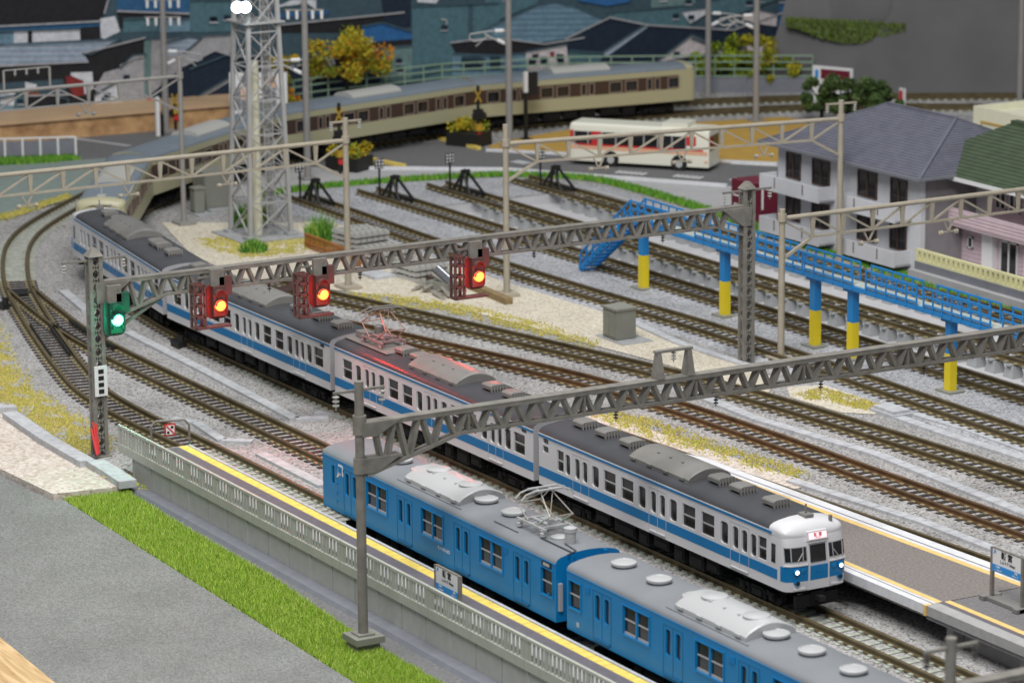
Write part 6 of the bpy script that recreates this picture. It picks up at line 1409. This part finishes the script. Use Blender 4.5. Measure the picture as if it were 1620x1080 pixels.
mb.hexa([e0-nb*.3+Vector((0, 0, Z0)), e1-nb*.3+Vector((0, 0, Z0)), e1+Vector((0, 0, Z0)), e0+Vector((0, 0, Z0))], [e0-nb*.3+Vector((0, 0, 20)), e1-nb*.3+Vector((0, 0, 20)), e1+Vector((0, 0, 20)), e0+Vector((0, 0, 20))], 0)
PO = [('black', [(-60, -30), (180, -30), (165, 22), (158, 32), (-60, 45)]), ('blue', [(-60, 45), (160, 34), (158, 48), (-60, 52)]), ('white', [(-60, 52), (126, 46), (127, 64), (-60, 74)]), ('black', [(44, 49), (51, 48), (51, 68), (44, 69)]), ('slate', [(-20, 52), (22, 50), (22, 72), (-20, 74)]), ('black', [(127, 44), (158, 42), (158, 62), (127, 64)]),
 ('lblue', [(-60, 74), (192, 62), (145, 86), (130, 85), (146, 96), (130, 101), (-60, 112)]), ('white', [(158, 30), (182, 26), (190, 50), (165, 62), (160, 60)]), ('black', [(132, 84), (230, 60), (235, 80), (228, 90), (212, 92), (190, 105), (188, 145), (170, 180), (112, 178), (100, 125), (-60, 135), (-60, 108), (140, 98)]),
 ('blue', [(185, -30), (360, -30), (358, 10), (300, 22), (185, 18)]), ('black', [(185, 18), (300, 22), (300, 42), (190, 45)]), ('teal', [(195, 30), (250, 28), (250, 50), (195, 52)]), ('slate', [(252, 28), (300, 30), (300, 50), (252, 52)]), ('teal', [(300, 0), (372, 0), (372, 50), (300, 52)]),
 ('grey', [(190, 108), (210, 88), (232, 86), (240, 62), (300, 58), (365, 55), (365, 85), (300, 110), (255, 130), (245, 182), (170, 182), (150, 140), (165, 115)]), ('teal2', [(228, 65), (240, 65), (238, 155), (228, 155)]), ('lblue', [(255, 70), (300, 58), (320, 60), (290, 85), (255, 90)]),
 ('navy', [(340, 80), (372, 90), (420, 88), (430, 165), (245, 180), (238, 150), (290, 105)]), ('grey', [(300, 160), (365, 122), (366, 128), (306, 163)]), ('teal', [(-60, 165), (60, 145), (110, 158), (105, 185), (-60, 200)]), ('slate', [(-60, 150), (20, 140), (20, 190), (-60, 195)]), ('white', [(0, 140), (24, 146), (22, 168), (0, 165)]), ('orange', [(40, 140), (62, 138), (62, 152), (40, 153)]), ('white', [(40, 130), (58, 134), (58, 142), (40, 142)]),
 ('red', [(105, 120), (132, 125), (134, 150), (118, 155), (104, 130)]), ('white', [(112, 115), (146, 114), (148, 140), (134, 150), (132, 128), (112, 120)]), ('white', [(150, 150), (185, 130), (190, 150), (200, 182), (165, 180), (150, 165)]), ('black', [(40, 152), (110, 150), (100, 182), (50, 185)]), ('grey', [(50, 180), (96, 178), (96, 190), (50, 190)]),
 ('black', [(440, 40), (640, 20), (640, 45), (600, 50), (440, 52)]), ('blue', [(430, 22), (520, 16), (520, 24), (430, 30)]), ('white', [(436, 12), (462, 0), (500, 0), (500, 16), (485, 5), (470, 8)]), ('navy', [(600, -20), (650, -20), (650, 42), (610, 45)]), ('bright', [(572, 42), (605, 36), (650, 50), (652, 64), (575, 70)]), ('black', [(572, 68), (652, 62), (655, 72), (575, 76)]), ('teal2', [(604, 76), (652, 72), (655, 132), (604, 132)]),
 ('navy', [(440, 110), (600, 80), (602, 160), (440, 165)]), ('white', [(505, 90), (530, 92), (530, 112), (510, 112)]), ('bright', [(560, 92), (585, 90), (585, 112), (560, 114)]), ('white', [(660, -10), (700, -10), (690, 6), (660, 4)]),
 ('teal', [(652, 10), (790, 5), (790, 130), (652, 135)]), ('base', [(740, 5), (748, 5), (748, 60), (740, 60)]), ('slate', [(768, 46), (850, 8), (880, 3), (910, 10), (960, 33), (925, 58), (850, 68), (790, 64)]), ('teal', [(765, -20), (860, -20), (850, 6), (770, 40)]), ('black', [(712, 68), (760, 62), (800, 62), (862, 70), (925, 60), (925, 70), (860, 76), (800, 90), (720, 84)]), ('slate', [(716, 85), (790, 88), (832, 84), (832, 118), (716, 120)]), ('navy', [(730, 90), (762, 90), (762, 108), (730, 108)]), ('navy', [(775, 90), (792, 90), (792, 110), (775, 110)]),
 ('pink', [(832, 82), (898, 70), (900, 108), (832, 118)]), ('navy', [(836, 92), (848, 92), (848, 105), (836, 105)]), ('navy', [(855, 90), (866, 90), (866, 104), (855, 104)]), ('navy', [(880, 86), (892, 86), (892, 96), (880, 96)]), ('red', [(870, 82), (877, 82), (877, 90), (870, 90)]),
 ('navy', [(895, 62), (965, 28), (1025, 40), (1160, 48), (1240, 20), (1240, 95), (1100, 100), (900, 102)]), ('teal', [(900, 80), (955, 84), (950, 98), (900, 98)]), ('lblue', [(952, 84), (1020, 40), (1025, 43), (960, 90)]), ('teal', [(960, 20), (1100, 8), (1105, 30), (1085, 45), (1025, 42), (965, 30)]), ('bright', [(910, -20), (1005, -20), (995, 4), (960, 10), (915, 2)]), ('teal2', [(1030, -20), (1100, -20), (1100, 10), (1030, 14)]), ('white', [(1077, 18), (1122, 12), (1118, 22), (1092, 38)]), ('teal', [(1125, 0), (1200, -20), (1230, 0), (1170, 22), (1125, 26)]),
 ('pink', [(1040, 96), (1094, 55), (1145, 76), (1142, 100), (1132, 98), (1132, 84), (1090, 90), (1045, 98)]), ('grey', [(1040, 96), (1094, 55), (1148, 76), (1146, 80), (1094, 61), (1046, 98)]), ('pink', [(1152, 96), (1200, 55), (1236, 80), (1236, 100), (1150, 102)]), ('pink', [(1170, 30), (1195, 14), (1230, 22), (1228, 42), (1200, 38)]), ('blue', [(1232, 5), (1290, 0), (1285, 50), (1230, 44)]), ('navy', [(1240, 15), (1250, 15), (1250, 28), (1240, 28)]), ('navy', [(1264, 15), (1275, 15), (1275, 30), (1264, 30)]), ('lblue', [(1288, 10), (1306, -10), (1300, 20), (1288, 50)]),
 ('navy', [(960, 100), (1040, 100), (1150, 102), (1150, 130), (900, 130)]), ('teal', [(600, 130), (800, 128), (1100, 120), (1100, 150), (600, 170)])]
for i, (c, P_) in enumerate(PO):
    o_ = .012+i*.0025; pts = [onback(x, y, o_) for x, y in P_]
    nn = Vector((0, 0, 0))
    for k in range(len(pts)): u, v = pts[k], pts[(k+1) % len(pts)]; nn += u.cross(v)
    mb.q(pts if nn.dot(nb) > 0 else pts[::-1], ix[c])
def pline(p, q, w, c, o_):
    a = onback(*p, o_); b = onback(*q, o_); d = (b-a).normalized(); sd = d.cross(nb).normalized()*w/2
    v = [a-sd, b-sd, b+sd, a+sd]; nn = (v[1]-v[0]).cross(v[2]-v[1]); mb.q(v if nn.dot(nb) > 0 else v[::-1], ix[c])
k_ = 0; rn = random.Random(11)
for c, P_ in PO:   # eave and ridge lines, tile courses, windows of the printed houses
    xs_ = [p[0] for p in P_]; ys_ = [p[1] for p in P_]; W_, H_ = max(xs_)-min(xs_), max(ys_)-min(ys_); k_ += 1; o_ = .22+k_*.002
    if W_ < 40 or H_ < 18: continue
    cx = sum(xs_)/len(P_); cy = sum(ys_)/len(P_)
    for u, v in zip(P_, P_[1:]+P_[:1]):
        if (u[1]+v[1])/2 < cy and abs(u[0]-v[0]) > 12: pline(u, v, .13, 'grey' if c in ('navy', 'black', 'blue') else 'base', o_)
    if c in ('lblue', 'slate'):
        for f in range(1, int(H_/9)):
            y = min(ys_)+9*f; xx = [x for x in range(int(min(xs_)), int(max(xs_)), 4) if inpoly(x, y, P_)]
            if len(xx) > 6: pline((xx[0]+3, y), (xx[-1]-3, y-1.5), .05, {'lblue': 'slate', 'slate': 'teal', 'navy': 'base', 'black': 'base', 'teal': 'base'}[c], o_+.001)
    if c in ('teal', 'teal2', 'white', 'pink', 'grey') and H_ > 30:
        for _ in range(3):
            x = rn.uniform(min(xs_)+10, max(xs_)-14); y = rn.uniform(min(ys_)+10, max(ys_)-12)
            if inpoly(x-2, y-2, P_) and inpoly(x+12, y+9, P_): pline((x, y+4), (x+10, y+3.6), .36, 'navy', o_+.002); pline((x-1, y+9), (x+11, y+8.6), .06, 'white', o_+.003)
tag(mb.build('backdrop_board', ms), 'printed backdrop of blue and dark tiled house roofs behind the layout', 'backdrop')
q = at(365, 205); t = thing('advert_board', 'white framed colourful poster board behind the tower', 'sign', (q.x, q.y, Z0), radians(60))
mb = MB(); mb.box(0, 4.2, -.1, .1, .4, 4.2); mb.build('board', 'white', t)
mb = MB(); rnd = random.Random(3)
for i in range(6):
    for j in range(4): mb.box(.2+i*.65, .8+i*.65, -.12, -.1, .6+j*.85, 1.4+j*.85, rnd.randrange(5))
mb.build('poster', ['signblue', 'white', 'cabinet', 'bd' if False else 'orange', 'kerbgrey'], t)
